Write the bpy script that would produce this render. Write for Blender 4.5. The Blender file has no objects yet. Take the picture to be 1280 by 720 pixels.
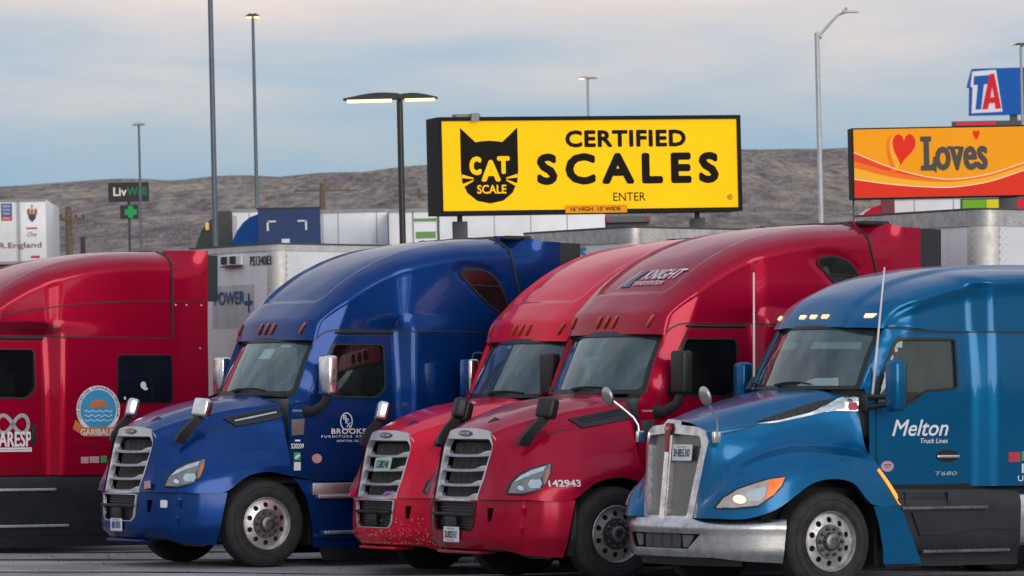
import bpy, bmesh, math, random
from mathutils import Vector, Matrix
from mathutils.bvhtree import BVHTree
from mathutils.geometry import delaunay_2d_cdt
random.seed(7)
SC = bpy.context.scene
COL = SC.collection
R = math.radians
# ------------------------------------------------------------------ camera
F = 5600.0
ROLL = R(1.3); YH = 430.0; CZ = 1.962
PITCH = math.atan((YH - 360) / F)
cp, sp, cr_, sr_ = math.cos(PITCH), math.sin(PITCH), math.cos(ROLL), math.sin(ROLL)
FWD = Vector((0, cp, sp)); r0 = Vector((1, 0, 0)); u0 = Vector((0, -sp, cp))
RT = r0 * cr_ - u0 * sr_; UP = r0 * sr_ + u0 * cr_
CAM = Vector((0, 0, CZ))
def ray(px, py): return FWD + RT * ((px - 640) / F) + UP * ((360 - py) / F)
def at(px, py, D): return CAM + ray(px, py) * D
cam = bpy.data.objects.new('camera', bpy.data.cameras.new('camera')); COL.objects.link(cam)
m = Matrix((RT, UP, -FWD)).transposed().to_4x4(); m.translation = CAM
cam.matrix_world = m
cam.data.sensor_width = 36; cam.data.lens = F / 1280 * 36
cam.data.clip_end = 20000; cam.data.clip_start = 1
cam.data.dof.use_dof = True; cam.data.dof.focus_distance = 50.5; cam.data.dof.aperture_fstop = 7.0
SC.camera = cam
SC.view_settings.view_transform = 'Standard'
try: SC.view_settings.look = 'None'
except Exception: pass
SC.view_settings.gamma = 1; SC.view_settings.exposure = 0
# the lot and the trucks' frame
YAW = R(31); TP = math.tan(R(1.4))
DF = Vector((-math.cos(YAW), -math.sin(YAW), 0)); LAT = Vector((math.sin(YAW), -math.cos(YAW), 0))
BK = -(DF + Vector((0, 0, TP))); BK.normalize()
NU = LAT.cross(BK); NU = -NU if NU.z < 0 else NU
def lot(x, y): return TP * (x * DF.x + y * DF.y)
def sm(a, b, t):
    t = max(0.0, min(1.0, (t - a) / (b - a))); return t * t * (3 - 2 * t)
def terrain(x, y):
    l = lot(x, min(y, 95)) if y > 0 else lot(x, y)
    l = max(l, -2.6)
    far = CZ + 0.3 + (y - 140) * 0.044
    f = sm(80, 138, y)
    z = l * (1 - f) + max(far, l) * f if y > 80 else l
    if y > 80:
        # the ridge drops a little toward the left
        rise = sm(400, 1500, y)
        z += rise * (0.018 * x - 1.2 + 1.3 * math.sin(x * 0.011 + 1.0) + .5 * math.sin(x * 0.027))
        z += rise * 1.3 * math.sin(y * 0.02 + x * 0.01)
    if y > 1500: z = terrain(x, 1500) - (y - 1500) * 0.02
    return z
# ------------------------------------------------------------------ materials
MATS = {}
def nodes(name):
    m_ = bpy.data.materials.new(name); m_.use_nodes = True
    nt = m_.node_tree; b = nt.nodes['Principled BSDF']
    return m_, nt, b
def N(nt, t, **k):
    n = nt.nodes.new(t)
    for a, v in k.items():
        if a in n.inputs.keys(): n.inputs[a].default_value = v
        else: setattr(n, a, v)
    return n
def noise(nt, scale, detail=4, rough=.55, coord='Object', stretch=None):
    tc = N(nt, 'ShaderNodeTexCoord'); mp = N(nt, 'ShaderNodeMapping')
    if stretch: mp.inputs['Scale'].default_value = stretch
    nt.links.new(tc.outputs[coord], mp.inputs['Vector'])
    n = N(nt, 'ShaderNodeTexNoise'); n.inputs['Scale'].default_value = scale
    n.inputs['Detail'].default_value = detail; n.inputs['Roughness'].default_value = rough
    nt.links.new(mp.outputs[0], n.inputs['Vector'])
    return n.outputs['Fac']
def ramp(nt, src, stops):
    r = N(nt, 'ShaderNodeValToRGB'); e = r.color_ramp.elements
    while len(e) < len(stops): e.new(.5)
    for i, (p, c) in enumerate(stops):
        e[i].position = p; e[i].color = tuple(c) + (1,) if len(c) == 3 else c
    nt.links.new(src, r.inputs[0]); return r.outputs[0]
def g3(v): return (v, v, v)
def flat(name, col, rough=.5, metal=0, noise_amt=.12, nscale=6, emit=0, coat=0, bump=0, bscale=40, spec=.5):
    if name in MATS: return MATS[name]
    m_, nt, b = nodes(name)
    b.inputs['Roughness'].default_value = rough; b.inputs['Metallic'].default_value = metal
    b.inputs['Coat Weight'].default_value = coat; b.inputs['Specular IOR Level'].default_value = spec
    f = noise(nt, nscale, 5)
    lo = tuple(c * (1 - noise_amt) for c in col); hi = tuple(min(1, c * (1 + noise_amt)) for c in col)
    c = ramp(nt, f, [(.3, lo), (.7, hi)])
    nt.links.new(c, b.inputs['Base Color'])
    if emit:
        b.inputs['Emission Color'].default_value = tuple(col) + (1,); b.inputs['Emission Strength'].default_value = emit
    if bump:
        bp = N(nt, 'ShaderNodeBump'); bp.inputs['Strength'].default_value = bump; bp.inputs['Distance'].default_value = .01
        nt.links.new(noise(nt, bscale, 4), bp.inputs['Height']); nt.links.new(bp.outputs[0], b.inputs['Normal'])
    MATS[name] = m_; return m_
def paint(name, col, metal=.25, rough=.32, flake=.0):
    """clear-coated vehicle paint with road dust that gathers in patches low on the body"""
    if name in MATS: return MATS[name]
    m_, nt, b = nodes(name)
    b.inputs['Metallic'].default_value = metal; b.inputs['Roughness'].default_value = rough
    b.inputs['Coat Weight'].default_value = .6; b.inputs['Coat IOR'].default_value = 1.38; b.inputs['Specular IOR Level'].default_value = .06
    tc = N(nt, 'ShaderNodeTexCoord'); sx = N(nt, 'ShaderNodeSeparateXYZ'); nt.links.new(tc.outputs['Object'], sx.inputs[0])
    mr = N(nt, 'ShaderNodeMapRange'); mr.inputs[1].default_value = .2; mr.inputs[2].default_value = 1.9
    mr.inputs[3].default_value = .5; mr.inputs[4].default_value = .10
    nt.links.new(sx.outputs['Z'], mr.inputs[0])
    n1 = noise(nt, 2.2, 8, .65); n2 = noise(nt, 60, 3, .6)
    a = N(nt, 'ShaderNodeMath', operation='MULTIPLY'); nt.links.new(n1, a.inputs[0]); nt.links.new(mr.outputs[0], a.inputs[1])
    a2 = N(nt, 'ShaderNodeMath', operation='MULTIPLY'); nt.links.new(a.outputs[0], a2.inputs[0]); nt.links.new(n2, a2.inputs[1])
    a3 = N(nt, 'ShaderNodeMath', operation='MULTIPLY'); nt.links.new(a2.outputs[0], a3.inputs[0]); a3.inputs[1].default_value = .07
    mx = N(nt, 'ShaderNodeMix', data_type='RGBA'); nt.links.new(a3.outputs[0], mx.inputs[0])
    v = noise(nt, 1.1, 2)
    c = ramp(nt, v, [(.3, tuple(x * .92 for x in col)), (.7, tuple(min(1, x * 1.06) for x in col))])
    nt.links.new(c, mx.inputs[6]); mx.inputs[7].default_value = (.24, .215, .19, 1)
    vs_ = N(nt, 'ShaderNodeTexVoronoi'); vs_.inputs['Scale'].default_value = 26; nt.links.new(tc.outputs['Object'], vs_.inputs['Vector'])
    sk = ramp(nt, vs_.outputs['Distance'], [(.05, g3(1)), (.11, g3(0))]); gt = ramp(nt, noise(nt, 5, 3), [(.52, g3(0)), (.66, g3(.45))])
    ml = N(nt, 'ShaderNodeMath', operation='MULTIPLY'); nt.links.new(sk, ml.inputs[0]); nt.links.new(gt, ml.inputs[1])
    mk2 = N(nt, 'ShaderNodeMix', data_type='RGBA'); nt.links.new(ml.outputs[0], mk2.inputs[0]); nt.links.new(mx.outputs[2], mk2.inputs[6]); mk2.inputs[7].default_value = (.12, .10, .09, 1)
    nt.links.new(mk2.outputs[2], b.inputs['Base Color'])
    cr = N(nt, 'ShaderNodeMapRange'); cr.inputs[1].default_value = 0; cr.inputs[2].default_value = .25
    cr.inputs[3].default_value = .03; cr.inputs[4].default_value = .16
    nt.links.new(a.outputs[0], cr.inputs[0]); nt.links.new(cr.outputs[0], b.inputs['Coat Roughness'])
    # orange-peel
    bp = N(nt, 'ShaderNodeBump'); bp.inputs['Strength'].default_value = .05; bp.inputs['Distance'].default_value = .01
    nt.links.new(noise(nt, 3.2, 2), bp.inputs['Height'])
    nt.links.new(bp.outputs[0], b.inputs['Coat Normal'])
    MATS[name] = m_; return m_
def chrome(name, col=(.82, .83, .84), rough=.12, dirt=.3):
    if name in MATS: return MATS[name]
    m_, nt, b = nodes(name); b.inputs['Metallic'].default_value = 1
    f = noise(nt, 9, 8, .7)
    nt.links.new(ramp(nt, f, [(.35, tuple(c * (1 - dirt) for c in col)), (.6, col)]), b.inputs['Base Color'])
    mr = N(nt, 'ShaderNodeMapRange'); mr.inputs[1].default_value = .3; mr.inputs[2].default_value = .7
    mr.inputs[3].default_value = rough + .2; mr.inputs[4].default_value = rough
    nt.links.new(f, mr.inputs[0]); nt.links.new(mr.outputs[0], b.inputs['Roughness'])
    MATS[name] = m_; return m_
def glass(name, tint=(.45, .52, .5), film=.10, base=(.10, .13, .13), basew=.25, rough=.02):
    if name in MATS: return MATS[name]
    m_ = bpy.data.materials.new(name); m_.use_nodes = True; nt = m_.node_tree; nt.nodes.clear()
    out = N(nt, 'ShaderNodeOutputMaterial'); tr = N(nt, 'ShaderNodeBsdfTransparent'); tr.inputs[0].default_value = tint + (1,)
    gl = N(nt, 'ShaderNodeBsdfGlossy'); gl.inputs['Color'].default_value = (.78, .92, .92, 1); gl.inputs['Roughness'].default_value = rough
    df = N(nt, 'ShaderNodeBsdfDiffuse'); df.inputs[0].default_value = base + (1,)
    m1 = N(nt, 'ShaderNodeMixShader')
    mr = N(nt, 'ShaderNodeMapRange'); mr.inputs[1].default_value = .3; mr.inputs[2].default_value = .7
    mr.inputs[3].default_value = basew * .7; mr.inputs[4].default_value = basew * 1.3
    nt.links.new(noise(nt, 3, 6, .6), mr.inputs[0]); nt.links.new(mr.outputs[0], m1.inputs[0])
    nt.links.new(tr.outputs[0], m1.inputs[1]); nt.links.new(df.outputs[0], m1.inputs[2])
    m2 = N(nt, 'ShaderNodeMixShader'); ad = N(nt, 'ShaderNodeMath', operation='ADD'); ad.inputs[1].default_value = film
    lw = N(nt, 'ShaderNodeLayerWeight'); lw.inputs[0].default_value = .5; pw = N(nt, 'ShaderNodeMath', operation='POWER'); pw.inputs[1].default_value = 4
    nt.links.new(lw.outputs['Facing'], pw.inputs[0]); nt.links.new(pw.outputs[0], ad.inputs[0]); nt.links.new(ad.outputs[0], m2.inputs[0])
    nt.links.new(m1.outputs[0], m2.inputs[1]); nt.links.new(gl.outputs[0], m2.inputs[2])
    nt.links.new(m2.outputs[0], out.inputs[0])
    MATS[name] = m_; return m_
BLACK = flat('black_plastic', (.011, .012, .014), .5, bump=.15)
DARK = flat('dark_cavity', (.008, .008, .009), .8)
RUBBER = flat('tyre_rubber', (.022, .021, .022), .78, noise_amt=.4, nscale=9, bump=.3, bscale=60)
GASKET = flat('gasket_rubber', (.012, .012, .013), .5)
SKIRT = flat('dark_skirt_plastic', (.013, .016, .020), .4, noise_amt=.3, nscale=4)
CHROME = chrome('chrome')
ALU = chrome('aluminium', (.80, .81, .83), .30, .35)
ALUD = chrome('dirty_aluminium', (.62, .61, .60), .4, .5)
BUMPCH = chrome('bumper_chrome', (.6, .61, .63), .2, .4)
GRSIL = flat('grille_silver', (.52, .54, .56), .35, metal=.6, noise_amt=.12)
MESHM = flat('grille_mesh', (.03, .028, .026), .7, noise_amt=.6, nscale=24)
WHITE = flat('white_vinyl', (.75, .76, .78), .5, noise_amt=.06)
AMBER = flat('amber_lens', (.36, .07, .02), .3, coat=.6, noise_amt=.15)
AMBERLIT = flat('amber_lamp', (1.0, .30, .04), .3, emit=1.1)
MARKLIT = flat('marker_lamp', (1.0, .62, .36), .3, emit=1.0)
LENS = flat('headlight_lens', (.15, .17, .185), .15, coat=1, noise_amt=.35, nscale=10)
LENSW = flat('headlight_reflector', (.62, .66, .68), .15, metal=.8, coat=1)
WS = glass('windshield_glass', (.70, .80, .79), .10, (.20, .27, .28), .20)
SIDEG = glass('side_glass', (.22, .24, .24), .05, (.03, .03, .03), .15)
SLEEPG = glass('sleeper_glass', (.05, .06, .06), .09, (.012, .012, .012), .7)
INT = flat('cab_lining', (.10, .105, .11), .8)
SEAT = flat('seat_cloth', (.13, .14, .145), .9)
CURT = flat('interior_trim', (.07, .075, .08), .9)
TRW = flat('trailer_white_sheet', (.80, .82, .84), .42, noise_amt=.07, nscale=1.5, coat=.2)
TRG = flat('trailer_front_sheet', (.85, .86, .88), .5, noise_amt=.08, nscale=1.5)
RIVET = flat('rivet', (.42, .42, .43), .5)
PLATEW = flat('plate_white', (.66, .68, .70), .5)
INK = flat('ink_black', (.02, .022, .03), .6)
STEEL = flat('galvanised_steel', (.36, .38, .40), .45, metal=.5)
STEELD = flat('dark_painted_steel', (.045, .05, .055), .5)
# ------------------------------------------------------------------ mesh tools
class MB:
    """collects pieces of one part"""
    def __init__(s): s.v = []; s.f = []; s.mi = []; s.cur = 0
    def add(s, vs, fs):
        o = len(s.v); s.v += [tuple(v) for v in vs]
        for f in fs: s.f.append(tuple(i + o for i in f)); s.mi.append(s.cur)
        return s
    def box(s, x0, x1, y0, y1, z0, z1, r=0, M=None):
        bm = bmesh.new(); bmesh.ops.create_cube(bm, size=1)
        for v in bm.verts:
            v.co = Vector(((x0 + x1) / 2 + v.co.x * (x1 - x0), (y0 + y1) / 2 + v.co.y * (y1 - y0), (z0 + z1) / 2 + v.co.z * (z1 - z0)))
        if r: bmesh.ops.bevel(bm, geom=bm.edges[:], offset=r, segments=3, profile=.5, affect='EDGES')
        bm.verts.index_update()
        vs = [(M @ v.co) if M else v.co.copy() for v in bm.verts]; fs = [[v.index for v in f.verts] for f in bm.faces]
        bm.free(); return s.add(vs, fs)
    def hexa(s, c8, r=0):
        bm = bmesh.new(); vs = [bm.verts.new(c) for c in c8]
        for f in ((0, 1, 2, 3), (7, 6, 5, 4), (0, 4, 5, 1), (1, 5, 6, 2), (2, 6, 7, 3), (3, 7, 4, 0)): bm.faces.new([vs[i] for i in f])
        if r: bmesh.ops.bevel(bm, geom=bm.edges[:], offset=r, segments=2, profile=.5, affect='EDGES')
        bm.verts.index_update()
        a = [v.co.copy() for v in bm.verts]; fs = [[v.index for v in f.verts] for f in bm.faces]
        bm.free(); return s.add(a, fs)
    def tube(s, pts, rad, n=10, cap=True, flat_=None):
        pts = [Vector(p) for p in pts]; k = len(pts)
        rad = rad if isinstance(rad, (list, tuple)) else [rad] * k
        vs = []; prev = None
        for i, p in enumerate(pts):
            t = (pts[min(i + 1, k - 1)] - pts[max(i - 1, 0)]).normalized()
            if prev is None:
                a = Vector((0, 0, 1)) if abs(t.z) < .9 else Vector((0, 1, 0))
                u = t.cross(a).normalized()
            else: u = (prev - t * prev.dot(t)).normalized()
            prev = u; w = t.cross(u)
            fl = flat_ or (1, 1)
            for j in range(n):
                an = 2 * math.pi * j / n
                vs.append(p + (u * math.cos(an) * fl[0] + w * math.sin(an) * fl[1]) * rad[i])
        fs = [(i * n + j, i * n + (j + 1) % n, (i + 1) * n + (j + 1) % n, (i + 1) * n + j) for i in range(k - 1) for j in range(n)]
        if cap: fs.append(tuple(range(n - 1, -1, -1))); fs.append(tuple((k - 1) * n + j for j in range(n)))
        return s.add(vs, fs)
    def lathe(s, prof, c, n=48, axis='Y'):
        """prof: (radius, along axis)"""
        vs = []
        for r, a in prof:
            for j in range(n):
                t = 2 * math.pi * j / n
                if axis == 'Y': vs.append((c[0] + r * math.cos(t), c[1] + a, c[2] + r * math.sin(t)))
                elif axis == 'Z': vs.append((c[0] + r * math.cos(t), c[1] + r * math.sin(t), c[2] + a))
                else: vs.append((c[0] + a, c[1] + r * math.cos(t), c[2] + r * math.sin(t)))
        k = len(prof)
        return s.add(vs, [(i * n + j, i * n + (j + 1) % n, (i + 1) * n + (j + 1) % n, (i + 1) * n + j) for i in range(k - 1) for j in range(n)])
    def ell(s, c, rx, ry, rz, M=None, nu=20, nv=12, e=1.0):
        vs = []; sg = lambda a: math.copysign(abs(a) ** e, a)
        for i in range(nv + 1):
            ph = -math.pi / 2 + math.pi * i / nv
            for j in range(nu):
                t = 2 * math.pi * j / nu
                p = Vector((rx * sg(math.cos(ph)) * sg(math.cos(t)), ry * sg(math.cos(ph)) * sg(math.sin(t)), rz * sg(math.sin(ph))))
                if M: p = M @ p
                vs.append(Vector(c) + p)
        return s.add(vs, [(i * nu + j, i * nu + (j + 1) % nu, (i + 1) * nu + (j + 1) % nu, (i + 1) * nu + j) for i in range(nv) for j in range(nu)])
    def poly(s, pts): return s.add(pts, [tuple(range(len(pts)))])
    def mirror(s):
        n = MB(); n.v = [(v[0], -v[1], v[2]) for v in s.v]; n.f = list(s.f); n.mi = list(s.mi); return n
    def build(s, name, mat, parent=None, truck=False, ang=35, smooth=True, weld=True, both=False):
        me = bpy.data.meshes.new(name)
        v = [(-a, b, c) for a, b, c in s.v] if truck else s.v
        if both:
            k = len(v); v = list(v) + [(a, -b, c) for a, b, c in v]
            s.f = s.f + [tuple(i + k for i in reversed(f)) for f in s.f]; s.mi = s.mi + s.mi
        me.from_pydata(v, [], s.f)
        mats = mat if isinstance(mat, (list, tuple)) else [mat]
        for q in mats: me.materials.append(q)
        me.polygons.foreach_set('material_index', [min(i, len(mats) - 1) for i in s.mi])
        bm = bmesh.new(); bm.from_mesh(me)
        if weld and smooth: bmesh.ops.remove_doubles(bm, verts=bm.verts, dist=.0004)
        bmesh.ops.recalc_face_normals(bm, faces=bm.faces)
        bm.to_mesh(me); bm.free()
        if smooth:
            me.polygons.foreach_set('use_smooth', [True] * len(me.polygons)); me.set_sharp_from_angle(angle=R(ang))
        o = bpy.data.objects.new(name, me); COL.objects.link(o)
        if parent: o.parent = parent
        return o
def tag(o, label, cat, group=None):
    o['label'] = label; o['category'] = cat
    if group: o['group'] = group
    return o
def lab(o, label): o['label'] = label; return o
def struct(o, kind='structure', label=None):
    o['kind'] = kind
    if label: o['label'] = label
    return o
def empty(name, M):
    o = bpy.data.objects.new(name, None); COL.objects.link(o); o.empty_display_size = .2
    o.matrix_world = M; return o
def crv(pts, n, closed=False):
    """Catmull-Rom by chord length"""
    P = [Vector(p) for p in pts]; k = len(P)
    d = [0]
    for i in range(1, k): d.append(d[-1] + max(1e-6, (P[i] - P[i - 1]).length))
    out = []
    for j in range(n):
        t = d[-1] * j / (n - 1); i = 0
        while i < k - 2 and d[i + 1] < t: i += 1
        h = d[i + 1] - d[i]; u = (t - d[i]) / h
        def tan(q):
            if q == 0: return (P[1] - P[0]) / (d[1] - d[0])
            if q == k - 1: return (P[-1] - P[-2]) / (d[-1] - d[-2])
            return (P[q + 1] - P[q - 1]) / (d[q + 1] - d[q - 1])
        a, b = tan(i) * h, tan(i + 1) * h
        out.append(P[i] * (2 * u ** 3 - 3 * u * u + 1) + a * (u ** 3 - 2 * u * u + u) + P[i + 1] * (-2 * u ** 3 + 3 * u * u) + b * (u ** 3 - u * u))
    return out
def interp(pts, x):
    if x <= pts[0][0]: return pts[0][1]
    for (a, b), (c, d) in zip(pts, pts[1:]):
        if x <= c: return b + (d - b) * (x - a) / (c - a)
    return pts[-1][1]
def grid(secs, per, nv):
    """secs: control sections with equal counts; per = samples between neighbouring control columns"""
    k = len(secs[0]); cols = []
    rows = []
    for s in secs:
        P = [Vector(p) for p in s]; row = []
        dense = []
        d = [0]
        for i in range(1, k): d.append(d[-1] + max(1e-5, (P[i] - P[i - 1]).length))
        def tan(q):
            if q == 0: return (P[1] - P[0]) / (d[1] - d[0])
            if q == k - 1: return (P[-1] - P[-2]) / (d[-1] - d[-2])
            return (P[q + 1] - P[q - 1]) / (d[q + 1] - d[q - 1])
        for i in range(k - 1):
            h = d[i + 1] - d[i]; a, b = tan(i) * h, tan(i + 1) * h
            for j in range(per + (1 if i == k - 2 else 0)):
                u = j / per
                row.append(P[i] * (2 * u ** 3 - 3 * u * u + 1) + a * (u ** 3 - 2 * u * u + u) + P[i + 1] * (-2 * u ** 3 + 3 * u * u) + b * (u ** 3 - u * u))
        rows.append(row)
    cols = [crv([r[j] for r in rows], nv) for j in range(len(rows[0]))]
    return [[cols[j][i] for j in range(len(cols))] for i in range(nv)]
def addgrid(mb, g):
    h, w = len(g), len(g[0])
    return mb.add([p for r in g for p in r], [(i * w + j, i * w + j + 1, (i + 1) * w + j + 1, (i + 1) * w + j) for i in range(h - 1) for j in range(w - 1)])
def bvh_of(mb): return BVHTree.FromPolygons([Vector(v) for v in mb.v], mb.f)
def sidecast(bv):
    def f(a, b):
        h = bv.ray_cast(Vector((a, 4, b)), Vector((0, -1, 0)))
        if h[0] is None:
            h = bv.find_nearest(Vector((a, 1.15, b)))
            p = Vector((a, h[0].y, b)); return p, Vector((0, 1, 0))
        n = h[1] if h[1].y > 0 else -h[1]
        return h[0], n
    return f
def frontcast(bv, x0=-4):
    def f(a, b):   # a = Y, b = Z
        h = bv.ray_cast(Vector((x0, abs(a), b)), Vector((1, 0, 0)))
        if h[0] is not None:
            n = h[1] if h[1].x < 0 else -h[1]; g_ = -1 if a < 0 else 1
            return Vector((h[0].x, h[0].y * g_, h[0].z)), Vector((n.x, n.y * g_, n.z))
        if h[0] is None:
            h = bv.find_nearest(Vector((-1, a, b))); p = Vector((h[0].x, a, b)); return p, Vector((-1, 0, 0))
        n = h[1] if h[1].x < 0 else -h[1]
        return h[0], n
    return f
def topcast(bv):
    def f(a, b):   # a = X, b = Y
        h = bv.ray_cast(Vector((a, b, 6)), Vector((0, 0, -1)))
        if h[0] is None: h = bv.find_nearest(Vector((a, b, 2)))
        n = h[1] if h[1].z > 0 else -h[1]
        return h[0], n
    return f
def planef(O, A, B, Nn):
    O, A, B, Nn = Vector(O), Vector(A), Vector(B), Vector(Nn).normalized()
    return lambda a, b: (O + A * a + B * b, Nn)
def rp(pts, r, n=4):
    """round the corners of a polygon"""
    k = len(pts); out = []
    rr = r if isinstance(r, (list, tuple)) else [r] * k
    for i in range(k):
        p = Vector(pts[i]); a = Vector(pts[i - 1]); b = Vector(pts[(i + 1) % k])
        va, vb = (a - p), (b - p); q = min(rr[i], va.length * .45, vb.length * .45)
        if q < 1e-5: out.append(tuple(p)); continue
        A = p + va.normalized() * q; Bq = p + vb.normalized() * q
        for j in range(n + 1):
            t = j / n; out.append(tuple(A * (1 - t) ** 2 + p * 2 * t * (1 - t) + Bq * t * t))
    return out
def dens(pts, step):
    out = []
    k = len(pts)
    for i in range(k):
        a, b = Vector(pts[i]), Vector(pts[(i + 1) % k]); n = max(1, int((b - a).length / step))
        for j in range(n): out.append(tuple(a + (b - a) * j / n))
    return out
def inside(p, poly):
    c = False; x, y = p; j = len(poly) - 1
    for i in range(len(poly)):
        xi, yi = poly[i]; xj, yj = poly[j]
        if (yi > y) != (yj > y) and x < (xj - xi) * (y - yi) / (yj - yi + 1e-12) + xi: c = not c
        j = i
    return c
def pdist(p, poly):
    return min((Vector(p) - Vector(q)).length for q in poly)
def panel(mb, outline, surf, off=.004, thick=0, holes=(), step=.08):
    """a sheet following the surface, with real cut-outs and edges"""
    ol = dens(outline, step); hs = [dens(h, step) for h in holes]
    V = [Vector(p) for p in ol]; E = [(i, (i + 1) % len(ol)) for i in range(len(ol))]
    for h in hs:
        o = len(V); V += [Vector(p) for p in h]; E += [(o + i, o + (i + 1) % len(h)) for i in range(len(h))]
    xs = [p[0] for p in ol]; ys = [p[1] for p in ol]
    x = min(xs) + step / 2
    allb = ol + [q for h in hs for q in h]
    while x < max(xs):
        y = min(ys) + step / 2
        while y < max(ys):
            if inside((x, y), ol) and not any(inside((x, y), h) for h in hs) and pdist((x, y), allb) > step * .45: V.append(Vector((x, y)))
            y += step
        x += step
    vo, eo, fo, *_ = delaunay_2d_cdt(V, E, [], 0, 1e-6)
    keep = []
    for f in fo:
        c = sum((vo[i] for i in f), Vector((0, 0))) / len(f)
        if inside(c, ol) and not any(inside(c, h) for h in hs): keep.append(tuple(f))
    vs = []; base = []
    for q in vo:
        p, n = surf(q.x, q.y); vs.append(p + n * (off + thick)); base.append(p + n * (off - .002 if thick else off))
    fs = list(keep)
    if thick:
        cnt = {}
        for f in keep:
            for i in range(len(f)):
                e = (f[i], f[(i + 1) % len(f)]); cnt[tuple(sorted(e))] = cnt.get(tuple(sorted(e)), []) + [e]
        k = len(vs); vs = vs + base
        for e, l in cnt.items():
            if len(l) == 1: a, b = l[0]; fs.append((b, a, a + k, b + k))
    mb.add(vs, fs); return mb
FONTCACHE = {}
def textverts(s, bold=0, shear=0, spacing=1.0):
    key = (s, 0, shear, spacing)
    if key in FONTCACHE: return FONTCACHE[key]
    cu = bpy.data.curves.new('t', 'FONT'); cu.body = s; cu.shear = shear;  cu.space_character = spacing
    cu.resolution_u = 3; cu.fill_mode = 'BOTH' if False else 'FRONT'
    ob = bpy.data.objects.new('t', cu); COL.objects.link(ob)
    dg = bpy.context.evaluated_depsgraph_get(); me = bpy.data.meshes.new_from_object(ob.evaluated_get(dg))
    vs = [(v.co.x, v.co.y) for v in me.vertices]; fs = [tuple(p.vertices) for p in me.polygons]
    bpy.data.objects.remove(ob); bpy.data.meshes.remove(me)
    x0 = min(v[0] for v in vs); x1 = max(v[0] for v in vs); y0 = min(v[1] for v in vs); y1 = max(v[1] for v in vs)
    r = ([((v[0] - x0) / (x1 - x0), (v[1] - y0) / (y1 - y0)) for v in vs], fs)
    FONTCACHE[key] = r; return r
def text(mb, s, x0, x1, y0, y1, surf, off=.006, bold=.0, shear=0, spacing=1.0, warp=None):
    vs, fs = textverts(s, 0, shear, spacing)
    e0, e1, e2 = surf(x0, y0)[0], surf(x1, y0)[0], surf(x0, y1)[0]; asp = (e2 - e0).length / max(1e-6, (e1 - e0).length); bv_ = bold * .9; bu_ = bv_ * (asp if not warp else .03)
    for i_, (du, dv) in enumerate([(0, 0)] + [(math.cos(k_ * .5236), math.sin(k_ * .5236)) for k_ in range(12)] + ([(.5 * math.cos(k_ * 1.047), .5 * math.sin(k_ * 1.047)) for k_ in range(6)] if bold > .05 else []) if bold > .004 else ((0, 0),)):
        out = []
        for u, v in vs:
            u_ = bu_ + u * (1 - 2 * bu_) + du * bu_; v_ = bv_ + v * (1 - 2 * bv_) + dv * bv_
            a, b = x0 + (x1 - x0) * u_, y0 + (y1 - y0) * v_
            if warp: a, b = warp(u_, v_)
            p, n = surf(a, b); out.append(p + n * (off + .0002 * i_))
        mb.add(out, fs)
    return mb
def circ(cx, cy, rx, ry=None, n=28, a0=0, a1=360):
    ry = rx if ry is None else ry
    full = abs(a1 - a0) >= 360
    k = n if full else n + 1
    return [(cx + rx * math.cos(R(a0 + (a1 - a0) * i / n)), cy + ry * math.sin(R(a0 + (a1 - a0) * i / n))) for i in range(k)]
def strip(mb, line, surf, w, off=.003, thick=.0):
    """thin band along a polyline on a surface"""
    L = []
    for p, q_ in zip(line, line[1:]):
        p, q_ = Vector(p), Vector(q_); k_ = max(1, int((q_ - p).length / .05))
        L += [p.lerp(q_, i / k_) for i in range(k_)]
    L.append(Vector(line[-1])); a = []; b = []
    for i, p in enumerate(L):
        t = (L[min(i + 1, len(L) - 1)] - L[max(i - 1, 0)]).normalized(); n = Vector((-t.y, t.x)) * w / 2
        a.append(p + n); b.append(p - n)
    vs = []
    for q in a + b:
        s_, n_ = surf(q.x, q.y); vs.append(s_ + n_ * (off + thick))
    k = len(L); mb.add(vs, [(i, i + 1, k + i + 1, k + i) for i in range(k - 1)])
    return mb
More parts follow.
